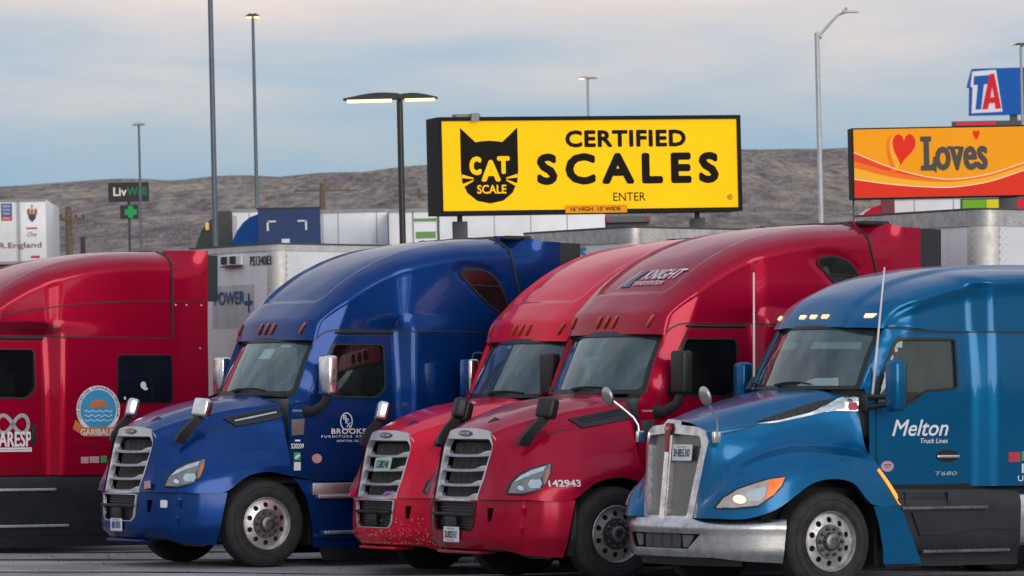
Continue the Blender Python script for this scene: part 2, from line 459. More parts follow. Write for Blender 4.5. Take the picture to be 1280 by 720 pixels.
# ------------------------------------------------------------------ trucks
TM = Matrix((-BK, LAT, NU)).transposed()
def truck_matrix(o, scale=1.0):
    M = TM.to_4x4(); M.translation = Vector(o) + Vector((0, 0, CZ))
    return M @ Matrix.Scale(scale, 4)
def stationed(pts_c, pts_r, t):
    pass
def wheel(parent, X, side, rimmat, detail=True, dual=False, tyre_r=.515):
    """front wheel: tyre with ribs, hand-hole rim, hub and ten nuts. side = +1 left"""
    c = (X, 1.2 * side, tyre_r)
    s = side
    w = .29
    def pr(l): return [(r, a * s) for r, a in l]
    t = MB()
    prof = [(.30, -.02), (.33, .004), (.40, .012), (.455, .0), (.485, -.018), (.503, -.04), (.513, -.055)]
    a = -.06
    for k in range(4):
        prof += [(.515, a), (.515, a - .036), (.500, a - .039), (.500, a - .046)]; a -= .05
    prof += [(.515, a), (.513, -w + .03), (.485, -w), (.40, -w - .01), (.31, -w + .02), (.30, -w + .05)]
    t.lathe(pr(prof), c, 72)
    for rr, aa in ((.352, .0095), (.43, .0085)):
        t.lathe(pr([(rr - .006, aa), (rr - .002, aa + .006), (rr + .004, aa + .006), (rr + .008, aa - .001)]), c, 72)
    nm = 'wheel'
    root = t.build(nm, RUBBER, parent, truck=True, ang=50)
    if not detail:
        q = MB(); q.lathe(pr([(.30, -.03), (.28, -.06), (.2, -.12), (.13, -.12), (.13, .0), (.0, .0)]), c, 32); q.build('rim', rimmat, root, truck=True); return root
    q = MB(); q.lathe(pr([(.300, -.03), (.312, .006), (.306, .012), (.298, .004), (.288, -.03), (.283, -.038)]), c, 64)
    # disc with hand holes
    def ds(a_, b_):
        r = math.hypot(a_, b_)
        y = interp([(0, -.005), (.15, -.005), (.165, -.012), (.2, -.022), (.25, -.034), (.285, -.038)], r)
        return Vector((X + a_, 1.2 * side + y * s, tyre_r + b_)), Vector((0, s, 0))
    holes = [circ(.222 * math.cos(R(36 * i + 18)), .222 * math.sin(R(36 * i + 18)), .031, n=16) for i in range(10)]
    panel(q, circ(0, 0, .286, n=64), ds, 0, 0, [circ(0, 0, .085, n=24)] + holes, .05)
    # depth of the holes
    for h in holes:
        k = len(h); vs = [ds(*p)[0] for p in h] + [ds(*p)[0] - Vector((0, .03 * s, 0)) for p in h]
        q.add(vs, [(i, (i + 1) % k, k + (i + 1) % k, k + i) for i in range(k)])
    q.build('rim', rimmat, root, truck=True, ang=30)
    q = MB(); q.lathe(pr([(.275, -.075), (.0, -.075)]), c, 32); q.build('brake_drum', DARK, root, truck=True)
    q = MB()
    q.lathe(pr([(.175, -.008), (.17, .004), (.10, .004), (.095, .02), (.085, .055), (.07, .065), (.045, .068), (.04, .058), (.0, .058)]), c, 40)
    q.build('hub', chrome('hub_metal', (.3, .3, .3), .35, .6), root, truck=True)
    for i in range(10):
        q = MB(); an = R(36 * i); cx, cz = X + .135 * math.cos(an), tyre_r + .135 * math.sin(an)
        q.lathe(pr([(.019, 0), (.018, .03), (.010, .038), (0, .038)]), (cx, 1.2 * side + .002 * s, cz), 10)
        q.build('lug_nut', chrome('nut_metal', (.16, .16, .16), .4, .5), root, truck=True)
    return root
def chassis(parent, x_end=7.2, drives=(5.25, 6.55)):
    q = MB()
    for y in (-.45, .45): q.box(-1.0, x_end, y - .04, y + .04, .78, 1.02)
    for x in (1.2, 2.6, 3.9, 5.9, 7.1): q.box(x, x + .1, -.42, .42, .8, .98)
    q.build('frame_rails', DARK, parent, truck=True)
    q = MB(); q.box(-.08, .08, -.9, .9, .42, .54, .03); q.box(-.15, .15, -.25, .25, .38, .62, .05)
    q.box(-1.05, .25, -.45, .45, .55, 1.5, .08); q.box(-1.0, -.94, -.5, .5, .7, 1.5, .02)
    q.build('engine', DARK, parent, truck=True)
    q = MB(); q.box(-1.0, 3.4, -.92, .92, .98, 1.06); q.box(-.58, .6, .76, .80, .5, 1.16); q.box(-.58, .6, -.80, -.76, .5, 1.16)
    q.box(.62, .66, -1.1, 1.1, .25, 1.1)
    q.build('floor_pan', DARK, parent, truck=True)
    for x in drives:
        for s in (1, -1):
            for w in (0, -.32):
                c = (x, 1.22 * s + w * s, .515); q = MB()
                q.lathe([(.29, -.03 * s), (.33, 0), (.45, 0), (.5, -.03 * s), (.515, -.05 * s), (.515, -.24 * s), (.47, -.28 * s), (.3, -.27 * s)], c, 40)
                r_ = q.build('wheel', RUBBER, parent, truck=True, ang=50)
                q = MB(); q.lathe([(.30, -.02 * s), (.28, -.05 * s), (.2, -.14 * s), (.13, -.14 * s), (.12, .02 * s), (0, .02 * s)], c, 32); q.build('rim', ALUD, r_, truck=True)
        q = MB(); q.tube([(x, -.8, .515), (x, .8, .515)], .09, 12); q.ell((x, 0, .53), .25, .22, .25); q.build('drive_axle', DARK, parent, truck=True)
    q = MB(); q.box(5.3, 6.5, -.45, .45, 1.05, 1.12, .02); q.build('fifth_wheel', DARK, parent, truck=True)
    q = MB(); q.box(7.1, 7.13, .55, 1.2, .25, .95); q.box(7.1, 7.13, -1.2, -.55, .25, .95); q.build('mud_flaps', BLACK, parent, truck=True)
def interior(parent, front=.6, back=1.9, ztop=2.72, wheel_y=.5, zb=1.9):
    q = MB()
    q.box(back, back + .03, -1.02, 1.02, 1.1, ztop); q.box(.62, back, -1.0, 1.0, 1.08, 1.1)
    q.box(.95, back, -1.0, 1.0, ztop - .02, ztop)
    q.build('cab_lining', INT, parent, truck=True)
    q = MB(); q.box(.42, .95, -.92, .92, 1.55, 1.99, .06); q.box(.78, 1.05, .2, .8, 1.7, 2.05, .05)
    q.build('dashboard', INT, parent, truck=True)
    for y in (.5, -.5):
        q = MB(); q.box(1.35, 1.55, y - .25, y + .25, 1.5, 2.32, .06); q.box(1.38, 1.5, y - .14, y + .14, 2.3, 2.52, .05); q.box(1.0, 1.5, y - .25, y + .25, 1.4, 1.6, .05)
        q.build('seat', SEAT, parent, truck=True)
    q = MB(); pts = [(1.05 + .06 * math.sin(R(a)), wheel_y + .22 * math.cos(R(a)), 2.06 + .21 * math.sin(R(a))) for a in range(0, 361, 15)]
    q.tube(pts, .016, 8, cap=False); q.tube([(1.05, wheel_y - .2, 2.06), (1.05, wheel_y + .2, 2.06)], .015, 6)
    q.build('steering_wheel', BLACK, parent, truck=True)
    q = MB(); q.box(back - .06, back - .01, -.95, .95, 1.2, 2.6, .02)
    for i in range(24):
        y = -.93 + i * .08; q.box(back - .09, back - .06, y, y + .04, 1.2, 2.62)
    q.build('sleeper_curtain', CURT, parent, truck=True)
def wiper(parent, wf, a0, a1, b0=.02, b1=.10):
    q = MB(); pts = []
    for i in range(9):
        t = i / 8; p, n = wf(a0 + (a1 - a0) * t, b0 + (b1 - b0) * math.sin(t * math.pi) * .6 + (b1 - b0) * t * .4); pts.append(p + n * .02)
    q.tube(pts, .010, 6); p, n = wf(a0, b0); p2, n2 = wf((a0 + a1) / 2, b0 + .05)
    q.tube([p + n * .05, (p + p2) / 2 + n * .06, p2 + n2 * .04], .011, 6)
    q.build('wiper', BLACK, parent, truck=True)
class Shell: pass
def yside(X, Z, cabw=1.10, slw=1.225, flare=(1.80, 2.02)):
    k_ = sm(2.79, 3.0, Z)
    y = cabw + (slw - cabw) * (sm(flare[0], flare[1], X) * (1 - k_) + sm(1.0, 2.9, X) * k_)
    y -= .05 * sm(2.0, 3.0, Z) * (1 - .5 * sm(flare[0], flare[1], X))
    xa = .50 + .385 * (Z - 2.05) if Z > 2.05 else .50
    if Z > 1.95: y -= .075 * (1 - sm(0, .28, X - xa)) * sm(1.95, 2.1, Z)
    return y
def numsurf(fn):
    def f(a, b):
        p = Vector(fn(a, b)); e = .004
        da = Vector(fn(a + e, b)) - Vector(fn(a - e, b)); db = Vector(fn(a, b + e)) - Vector(fn(a, b - e))
        n = da.cross(db); n = n.normalized() if n.length > 1e-12 else Vector((0, 1, 0))
        return p, n
    return f
SIDE_N = numsurf(lambda a, b: (a, yside(a, b), b))
def sidef(a, b):
    p, n = SIDE_N(a, b); return p, (n if n.y > 0 else -n)
def mirrored(q): return q.mirror()
def pair(q, name, mat, parent, **k):
    o = q.build(name, mat, parent, truck=True, **k); o2 = q.mirror().build(name, mat, parent, truck=True, **k); return o, o2
TEAR = [(2.655, 3.50), (2.70, 3.54), (2.84, 3.565), (3.0, 3.54), (3.12, 3.475), (3.22, 3.36), (3.285, 3.22), (3.32, 3.09), (3.305, 3.02), (3.26, 3.0), (3.1, 3.09), (2.95, 3.21), (2.8, 3.35), (2.68, 3.455)]
def cascadia(nm, origin, body, label, group, variant='std', skirt=None, mirror_mat=BLACK, hoodhead=BLACK, mirror_far=CHROME,
             scale=1.0, tear=True, hoodhead_far=None, ventchrome=False, steps=True, rim=ALU, door_glass=SIDEG, lower=GRSIL):
    root = empty('semi_truck', truck_matrix(origin, scale)); tag(root, label, 'truck', group)
    P = root; skirt = skirt or body
    hoodhead_far = hoodhead_far or hoodhead
    # ---- hood
    S = [[(-1.13, 0, 1.655), (-1.13, .27, 1.64), (-1.14, .45, 1.60), (-1.17, .545, 1.47), (-1.21, .53, 1.3), (-1.26, .50, 1.1), (-1.30, .48, .98), (-1.32, .47, .892)],
         [(-1.0, 0, 1.73), (-1.0, .30, 1.72), (-1.01, .52, 1.66), (-1.05, .66, 1.50), (-1.11, .69, 1.32), (-1.19, .70, 1.12), (-1.24, .71, 1.0), (-1.28, .72, .892)],
         [(-.75, 0, 1.835), (-.75, .36, 1.82), (-.77, .62, 1.74), (-.80, .78, 1.58), (-.86, .88, 1.40), (-.95, .96, 1.18), (-1.02, 1.0, 1.02), (-1.07, 1.03, .892)],
         [(-.42, 0, 1.93), (-.42, .42, 1.915), (-.42, .71, 1.82), (-.42, .86, 1.68), (-.44, .96, 1.52), (-.50, 1.08, 1.30), (-.55, 1.17, 1.08), (-.57, 1.20, .892)],
         [(-.15, 0, 1.98), (-.15, .45, 1.965), (-.15, .76, 1.87), (-.15, .90, 1.72), (-.16, .98, 1.56), (-.2, 1.08, 1.36), (-.23, 1.18, 1.20), (-.26, 1.21, 1.075)],
         [(.05, 0, 2.01), (.08, .47, 1.99), (.12, .80, 1.90), (.10, .94, 1.75), (.10, 1.0, 1.58), (.08, 1.09, 1.38), (.05, 1.19, 1.22), (.03, 1.215, 1.125)],
         [(.15, 0, 2.035), (.22, .48, 2.025), (.34, .84, 1.94), (.345, .97, 1.78), (.34, 1.03, 1.60), (.335, 1.10, 1.40), (.33, 1.18, 1.20), (.33, 1.21, 1.07)]]
    S = [[r[0], r[1], tuple(Vector(r[2]).lerp(Vector(r[1]), .12)), r[2], tuple(Vector(r[2]).lerp(Vector(r[3]), .2)), r[3], r[4], tuple(Vector(r[5]).lerp(Vector(r[4]), .2)), r[5], r[6], r[7]] for r in S]
    g = grid(S, 6, 56); hb = MB(); addgrid(hb, g)
    # returned lip of the arch and hood edge
    edge = [r[-1] for r in g]; k = len(edge)
    hb.add(edge + [p + Vector((0, -.05, .0)) for p in edge], [(i, i + 1, k + i + 1, k + i) for i in range(k - 1)])
    last = g[-1]; k = len(last); hb.add(last + [p + Vector((.0, -.03, -.03)) for p in last], [(i, i + 1, k + i + 1, k + i) for i in range(k - 1)])
    bv = bvh_of(hb); hs = sidecast(bv)
    hood = hb.build('hood', body, P, truck=True, both=True, ang=50)
    # headlight
    HL = [(-1.18, .955), (-1.12, 1.07), (-1.03, 1.165), (-.93, 1.222), (-.72, 1.28), (-.75, 1.17), (-.82, 1.07), (-.93, .99), (-1.07, .95)]
    q = MB(); panel(q, HL, hs, .004, .012, (), .03); hl, hl2 = pair(q, 'headlight', LENS, hood)
    for h in (hl, hl2): pass
    sub = []
    q = MB(); panel(q, [(-1.10, 1.075), (-1.03, 1.145), (-.93, 1.20), (-.79, 1.243), (-.82, 1.20), (-.95, 1.155), (-1.05, 1.10)], hs, .018, .004, (), .03); sub.append((q, 'light_strip', LENSW))
    q = MB(); panel(q, [(-.985, 1.01), (-.90, 1.01), (-.865, 1.06), (-.875, 1.105), (-.965, 1.10), (-1.0, 1.05)], hs, .018, .006, (), .03); sub.append((q, 'lamp', LENSW))
    q = MB(); panel(q, circ(-1.065, 1.01, .024, .026, 14), hs, .018, .006, (), .03); sub.append((q, 'inner_lamp', LENSW))
    q = MB(); panel(q, [(-1.0, .965), (-.93, .995), (-.855, 1.05), (-.84, 1.14), (-.80, 1.19), (-.86, 1.12), (-.89, 1.0), (-.94, .98)], hs, .0185, .003, (), .03); sub.append((q, 'lamp_divider', flat('lens_dark', (.05, .06, .065), .3)))
    q = MB(); panel(q, [(-.855, 1.035), (-.80, 1.185), (-.745, 1.245), (-.77, 1.165), (-.815, 1.08)], hs, .018, .004, (), .03); sub.append((q, 'turn_signal', flat('amber_reflector', (.55, .14, .06), .3, coat=.8)))
    q = MB(); strip(q, HL + [HL[0]], hs, .016, .018); sub.append((q, 'rim_gasket', GASKET))
    for q, n_, mt in sub: pair(q, n_, mt, hood)
    # side vent
    q = MB(); V = [(-.375, 1.75), (-.26, 1.655), (.315, 1.755), (.325, 1.885)]
    panel(q, V, hs, .004, .012, (), .04); v1, v2 = pair(q, 'hood_vent', BLACK, hood)
    q = MB(); strip(q, [(-.26, 1.715), (.27, 1.815)], hs, .016 if ventchrome else .012, .022); pair(q, 'vent_blade', CHROME if ventchrome else SKIRT, hood)
    q = MB(); panel(q, [(-.29, 1.75), (.30, 1.86), (.30, 1.83), (-.26, 1.73)], hs, .018, .001, (), .05); pair(q, 'vent_slot', DARK, hood)
    # crease line from vent forward
    q = MB(); strip(q, [(-.9, 1.50), (-.7, 1.585), (-.5, 1.635), (-.27, 1.66)], hs, .010, .0015); pair(q, 'panel_gap', GASKET, hood)
    # washer scoop
    tc = topcast(bv); q = MB(); panel(q, [(-1.02, .19), (-.93, .30), (-.90, .14)], tc, .004, .002); q.build('hood_scoop', DARK, hood, truck=True)
    # ---- grille
    gf = numsurf(lambda y, z: (-1.335 + (z - .86) * .25 + .28 * y * y - .0, y, z))
    def gs(a, b):
        p, n = gf(a, b); return p, (n if n.x < 0 else -n)
    O = [(-.465, .865), (.465, .865), (.56, 1.47), (.53, 1.535), (.40, 1.625), (.2, 1.65), (-.2, 1.65), (-.40, 1.625), (-.53, 1.535), (-.56, 1.47)]
    I = [(-.425, .885), (.425, .885), (.50, 1.455), (.43, 1.535), (-.43, 1.535), (-.50, 1.455)]
    q = MB(); panel(q, rp(O, .03), gs, -.03, .07, [rp(I, .03)], .05); gr = q.build('grille', GRSIL, P, truck=True)
    q = MB()
    for z in (1.365, 1.205, 1.045, .905):
        hw = interp([(.885, .43), (1.455, .50)], z)
        up = []; lo = []
        for i in range(25):
            t = -1 + 2 * i / 24; y = t * hw
            w = sm(.62, .82, abs(t)); h = .016 + .016 * w
            zc = z + .016 * w - .012 * (1 - t * t)
            p, n = gs(y, zc); p = p + n * (.02 - .02 * w)
            up.append((p, n, h, w))
        prof = [(-.05, 1.0), (.0, 1.2), (.02, .5), (.02, -.6), (.0, -1.0), (-.05, -1.0)]
        vs = []
        for p, n, h, w in up:
            for d, s in prof: vs.append(p + Vector((-1, 0, 0)) * d + Vector((0, 0, 1)) * s * h)
        m_ = len(prof); q.add(vs, [(i * m_ + j, i * m_ + (j + 1) % m_, (i + 1) * m_ + (j + 1) % m_, (i + 1) * m_ + j) for i in range(24) for j in range(m_)])
    q.build('grille_bars', GRSIL, gr, truck=True)
    q = MB(); panel(q, I, gs, -.10, 0, (), .1); q.build('radiator_screen', MESHM, gr, truck=True)
    q = MB()
    for i in range(30):
        y = -.44 + i * .0303
        p0, _ = gs(y * .9, .9); p1, _ = gs(y, 1.5); q.tube([p0 + Vector((.085, 0, 0)), p1 + Vector((.085, 0, 0))], .006, 4)
    q.build('screen_ribs', flat('screen_rib', (.07, .065, .06), .6, noise_amt=.6, nscale=15), gr, truck=True)
    q = MB(); panel(q, circ(0, 1.592, .135, .032, 28), gs, .042, .012, (), .03); bd = q.build('badge', flat('badge_grey', (.10, .105, .11), .35, metal=.6), gr, truck=True)
    q = MB(); text(q, 'FREIGHTLINER', -.105, .105, 1.580, 1.604, lambda a, b: gs(-a, b), .0555, .01); q.v = [(v[0], v[1], v[2]) for v in q.v]
    # lettering reads left to right seen from the front: image right is +Y
    q = MB(); text(q, 'FREIGHTLINER', -.105, .105, 1.580, 1.604, gs, .0555, .01); q.build('badge_lettering', CHROME, bd, truck=True)
    # ---- bumper
    plan = crv([(-1.345, 0, 0), (-1.33, .25, 0), (-1.28, .50, 0), (-1.185, .73, 0), (-1.04, .93, 0), (-.84, 1.09, 0), (-.52, 1.20, 0)], 60)
    acc = [0]
    for i in range(1, 60): acc.append(acc[-1] + (plan[i] - plan[i - 1]).length)
    LB = acc[-1]
    def bf(s, z):
        a = abs(s); i = 0
        while i < 58 and acc[i + 1] < a: i += 1
        p = plan[i].lerp(plan[i + 1], min(1, max(0, (a - acc[i]) / (acc[i + 1] - acc[i]))))
        nrm = Vector((-(plan[i + 1] - plan[i]).y, (plan[i + 1] - plan[i]).x, 0)).normalized()
        d = -.035 + .035 * (1 - sm(1.00 + .14 * (z - .6), 1.035 + .14 * (z - .6), a)) * sm(.40, .44, z + .05 * sm(.7, 1.0, a))        # raised centre face
        d += -.10 * sm(.46, .26, z) if False else -.07 * (1 - sm(.26, .5, z))
        d += .012 * math.sin((z - .3) * 5)
        p = p + nrm * d
        return (p.x, math.copysign(p.y, s), z)
    bn = numsurf(bf)
    def bs(a, b):
        p, n = bn(a, b)
        c = Vector((p.x + 0.2, p.y * .6, p.z)); n = n if n.dot(p - c) > 0 else -n
        return p, n
    BO = [(-LB, .885), (LB, .885), (LB - .06, .60), (LB - .12, .27), (1.05, .30), (.75, .365), (-.75, .365), (-1.05, .30), (-LB + .12, .27), (-LB + .06, .60)]
    H1 = rp([(-.42, .90 - .045), (.42, .855), (.385, .60), (.33, .555), (-.33, .555), (-.385, .60)], .02)
    slots = [[(.60 * s, .80), (.69 * s, .80), (.66 * s, .66), (.61 * s, .655)] for s in (1, -1)]
    q = MB(); panel(q, BO, bs, 0, .02, [H1] + slots, .03); bp = q.build('bumper', body, P, truck=True, ang=40)
    q = MB(); panel(q, [(p[0] * 1.06, .70 + (p[1] - .70) * 1.07) for p in H1], bs, .0, .035, [H1], .04); q.build('lower_grille_surround', lower, bp, truck=True)
    q = MB(); panel(q, [(-.45, .87), (.45, .87), (.42, .54), (-.42, .54)], bs, -.06, 0, (), .1); lg = q.build('lower_grille', MESHM, bp, truck=True)
    q = MB()
    for i in range(9): strip(q, [(-.4, .58 + i * .032), (.4, .58 + i * .032)], bs, .009, -.03)
    for i in range(22): strip(q, [(-.4 + i * .038, .57), (-.4 + i * .038, .85)], bs, .007, -.028)
    q.build('mesh_wires', flat('mesh_wire', (.07, .07, .07), .4), bp, truck=True)
    q = MB(); p, n = bs(0, .71); q.box(p.x - .035, p.x + .06, -.42, .42, .715, .745, .006); q.box(p.x - .035, p.x + .0, -.11, .11, .57, .70, .01); q.build('radar_sensor', BLACK, bp, truck=True)
    for s in (1, -1):
        q = MB(); panel(q, [(.57 * s, .82), (.72 * s, .82), (.69 * s, .64), (.58 * s, .64)], bs, -.05, 0, (), .1); q.build('slot_liner', DARK, bp, truck=True)
    q = MB(); q.box(-1.31, -1.05, -.42, .42, .30, .33, .01); q.build('tow_plate', body, bp, truck=True)
    q = MB(); panel(q, [(-LB + .2, .42), (LB - .2, .42), (LB - .25, .25), (1.05, .26), (.80, .32), (-.80, .32), (-1.05, .26), (-LB + .25, .25)], bs, -.04, .01, (), .08); q.build('valance', BLACK, bp, truck=True)
    # ---- windshield
    def wf(a, b):
        c = 1 - abs(a) ** 2.2
        x0, x1 = .53 - .36 * c, .79 - .19 * c
        return (x0 + (x1 - x0) * b - .02 * math.sin(math.pi * max(0, min(1, b))), (.955 + (.92 - .955) * b) * a, 2.045 + (2.675 + .02 * c - 2.045) * b)
    wn = numsurf(wf)
    def ws(a, b):
        p, n = wn(a, b); return p, (n if n.x < 0 else -n)
    def scaleab(L): return [(a, b) for a, b in L]
    full = [(-1, 0), (1, 0), (1, 1), (-1, 1)]
    def rab(x0, x1, y0, y1, r, n=5):   # rounded in metres-ish, a is worth .93 m, b .68 m
        L = rp([(x0 * .93, y0 * .68), (x1 * .93, y0 * .68), (x1 * .93, y1 * .68), (x0 * .93, y1 * .68)], r, n)
        return [(p[0] / .93, p[1] / .68) for p in L]
    hole = rab(-.955, .955, .045, .945, .07)
    q = MB(); panel(q, [(-1.02, -.03), (1.02, -.03), (1.02, 1.03), (-1.02, 1.03)], ws, .0, .012, [hole], .07); fr = q.build('windshield_frame', GASKET, P, truck=True)
    q = MB(); panel(q, rab(-.97, .97, .03, .96, .07), ws, .003, 0, (), .07); wsh = q.build('windshield', WS, P, truck=True)
    wiper(wsh, ws, .05, .62); wiper(wsh, ws, -.62, -.95, .02, .07)
    q = MB(); panel(q, [(-.16, .70), (.16, .70), (.13, .93), (-.13, .93)], ws, -.03, .02); q.build('camera_housing', BLACK, wsh, truck=True)
    # ---- A pillars and cab sides
    q = MB(); rows = []
    for i in range(15):
        b = -.02 + 1.04 * i / 14
        pw = Vector(wf(1.0, b)); z = pw.z; xs_ = .50 + .385 * (z - 2.05) + .012
        pe = Vector((xs_, yside(xs_, z), z)); mid = (pw + pe) / 2 + Vector((-.02, .015, 0)); rows.append([pw, mid, pe])
    addgrid(q, grid(rows, 4, 24)); pair(q, 'windshield_pillar', body, P)
    def seamz(X): return interp([(.70, 2.645), (.77, 2.69), (.84, 2.75), (.92, 2.79), (1.02, 2.805), (3.7, 2.79)], X)
    SO = [(.50, 2.05), (.735, 2.665), (.77, 2.69), (.84, 2.75), (.92, 2.79), (1.02, 2.805), (3.6, 2.79), (3.6, 1.0), (.76, 1.0), (.60, 1.03), (.45, 1.06), (.345, 1.08), (.345, 1.92), (.40, 2.02)]
    WIN = rp([(.985, 2.625), (1.635, 2.625), (1.645, 2.12), (1.53, 2.01), (.735, 2.03)], [.04, .06, .05, .09, .02])
    q = MB(); panel(q, SO, sidef, 0, 0, [WIN], .06); pair(q, 'cab_side', body, P)
    DO = rp([(1.02, 2.735), (.645, 2.06), (.565, 1.78), (.60, 1.42), (.68, 1.17), (.78, 1.075), (1.745, 1.075), (1.75, 2.735)], [.04, .1, .1, .1, .05, .03, .03, .03])
    q = MB(); strip(q, DO + [DO[0]], sidef, .022, .002); pair(q, 'door_gap', GASKET, P)
    q = MB(); panel(q, [(p[0], p[1]) for p in DO], sidef, .003, .007, [WIN], .05); door, door2 = pair(q, 'door', body, P)
    q = MB(); panel(q, rp([(.965, 2.64), (1.655, 2.64), (1.665, 2.11), (1.54, 1.99), (.70, 2.01)], .05), sidef, .010, .010, [WIN], .05); pair(q, 'window_frame', GASKET, door)
    q = MB(); panel(q, WIN, sidef, -.012, 0, (), .1); pair(q, 'door_window', door_glass, door)
    q = MB(); panel(q, [(.72, 2.03), (.90, 2.03), (.86, 2.33)], sidef, .012, .012, (), .1); pair(q, 'mirror_sail', BLACK, door)
    q = MB(); panel(q, rp([(1.585, 1.67), (1.665, 1.67), (1.665, 1.39), (1.585, 1.39)], .035), sidef, .011, .012); q.box(1.60, 1.65, 1.115, 1.135, 1.43, 1.63, .01); pair(q, 'door_handle', BLACK, door)
    # cowl vent panel on the fender post
    q = MB(); panel(q, [(.36, 1.76), (.56, 1.78), (.56, 1.80), (.56, 1.93), (.36, 1.91)], sidef, .004, .006, (), .05); pair(q, 'cowl_trim', body, P)
    q = MB(); panel(q, [(.38, 1.55), (.54, 1.56), (.555, 1.75), (.38, 1.74)], sidef, .003, .008); pair(q, 'post_insert', chrome('brushed_insert', (.35, .38, .42), .25), P)
    # rear wall of the sleeper
    q = MB(); q.box(3.56, 3.60, -1.2, 1.2, 1.0, 3.6); q.build('rear_wall', body, P, truck=True)
    # ---- roof fairing
    Cp = crv([(.60, 0, 2.69), (.63, 0, 2.80), (.665, 0, 2.915), (.69, 0, 2.95), (.86, 0, 3.11), (1.13, 0, 3.36), (1.5, 0, 3.60), (2.0, 0, 3.80), (2.6, 0, 3.925), (3.0, 0, 3.965), (3.30 if variant != 'left' else 3.56, 0, 3.985)], 78)
    Rp = crv([(.785, 0, 2.675), (.815, 0, 2.79), (.86, 0, 2.895), (.89, 0, 2.925), (1.07, 0, 3.055), (1.38, 0, 3.24), (1.75, 0, 3.42), (2.2, 0, 3.56), (2.7, 0, 3.645), (3.1, 0, 3.675), (3.36 if variant != 'left' else 3.575, 0, 3.68)], 78)
    T2 = [(3.02 + (p[0] - 3.02) * 1.30, 3.33 + (p[1] - 3.33) * 1.28) for p in TEAR]
    rows = []
    for i in range(78):
        c, r_ = Cp[i], Rp[i]; w = yside(r_.x, r_.z); row = []
        e = 2.5
        n1 = 38
        for j in range(n1 + 1):
            ph = math.pi / 2 * j / n1; kx = math.cos(ph) ** (2 / e) if j < n1 else 0.0; sy = math.sin(ph) ** (2 / e)
            p = Vector((r_.x + (c.x - r_.x) * kx, w * sy, r_.z + (c.z - r_.z) * kx))
            dx = max(0, abs(p.y) - .60); dz = max(0, 3.30 - p.z)
            d = math.hypot(dx, dz) - .14
            mask = 1 - sm(-.014, .010, d)
            p += Vector((.6, 0, -.8)) * .030 * mask
            row.append(p)
        zb = min(seamz(r_.x), r_.z - .002)
        for j in range(1, 23):
            z = r_.z + (zb - r_.z) * j / 22
            x = r_.x + (r_.z - z) * (.27 * (i / 77) ** 6 if variant != 'left' else 0)
            y = yside(x, z)
            if tear and inside((x, z), T2):
                y -= .016 * sm(0, .05, pdist((x, z), T2))
            row.append(Vector((x, y, z)))
        rows.append(row)
    q = MB(); addgrid(q, rows); rbv = bvh_of(q); roof = q.build('roof_fairing', body, P, truck=True, both=True, ang=60)
    # rear lip
    rs = sidecast(rbv); rf = frontcast(rbv)
    q = MB(); lastc = [p + Vector((.012, 0, 0)) for p in rows[-1]]
    lastm = [Vector((p.x, -p.y, p.z)) for p in reversed(lastc)]
    q.tube(lastm + lastc, .018, 6, cap=False); q.build('roof_seal', GASKET, roof, truck=True)
    q = MB(); strip(q, [(.78, 2.70), (.84, 2.75), (.92, 2.79), (1.02, 2.805), (1.2, 2.803), (3.58, 2.79)], sidef, .018, .004); pair(q, 'roof_gap', GASKET, roof)
    q = MB()
    for s in (1, -1):
        pts = []
        for i in range(8):
            x = 1.0 + .78 * i / 7; z = 2.775; p, n = sidef(x, z); pts.append(Vector((p.x, (p.y + .012) * s, z)))
        q.tube(pts, .014, 6)
    q.build('drip_rail', GASKET, roof, truck=True)
    for y in (-.78, -.16, 0, .16, .80):
        q = MB(); p0, n0 = rf(y - .03, 2.755); p1, n1 = rf(y + .03, 2.895); pm, nm_ = rf(y, 2.825)
        q.tube([p0 + n0 * .006, p0.lerp(pm, .3) + nm_ * .014, pm + nm_ * .012, p1.lerp(pm, .3) + nm_ * .014, p1 + n1 * .006], [.008, .015, .017, .015, .008], 10); q.build('marker_light', AMBER, roof, truck=True)
    if tear:
        q = MB(); panel(q, TEAR, rs, .006, .004, (), .05); pair(q, 'roof_window', SLEEPG, roof)
        q = MB(); strip(q, TEAR + [TEAR[0]], rs, .022, .014); pair(q, 'roof_window_frame', GASKET, roof)
        q = MB(); strip(q, [(2.79, 3.365), (3.235, 3.345)], rs, .012, .016); pair(q, 'roof_window_bar', GASKET, roof)
    # sleeper window
    if variant == 'left': SW = rp([(2.79, 2.56), (3.575, 2.56), (3.575, 1.94), (2.79, 1.94)], .06)
    else: SW = rp([(2.80, 2.54), (3.42, 2.54), (3.42, 1.90), (2.80, 1.90)], .06)
    q = MB(); panel(q, SW, sidef, .002, .010, (), .08); pair(q, 'sleeper_window', SLEEPG if variant == 'left' else body, P)
    q = MB(); strip(q, SW + [SW[0]], sidef, .02, .008 if variant == 'left' else .013); pair(q, 'sleeper_window_frame', GASKET if variant == 'left' else flat('trim_light', (.16, .2, .32), .3), P)
    # ---- side extenders
    xe_ = .24 if variant == 'left' else 0
    def ef(a, b): return Vector((a, yside(3.3, b) - .01 * sm(3.6, 4.1, a) - .30 * sm(3.66, 4.02, b) * (1 - sm(3.34 + xe_, 3.85 + xe_, a)), b)), Vector((0, 1, 0))
    XF, XG = (4.072, 4.37) if variant != 'left' else (4.122, 4.275)
    EO = [(3.315, 3.975), (3.37, 3.70), (3.575, 2.95), (3.60, 2.6), (3.60, 1.02), (4.07, 1.02), (4.07, 3.90), (3.8, 3.91), (3.6, 3.965)]
    if variant == 'left': EO = [(3.60, 3.955), (3.60, 1.02), (4.12, 1.02), (4.12, 3.955)]
    q = MB(); panel(q, EO, ef, -.04, .045, (), .08); ex, ex2 = pair(q, 'side_extender', body, P)
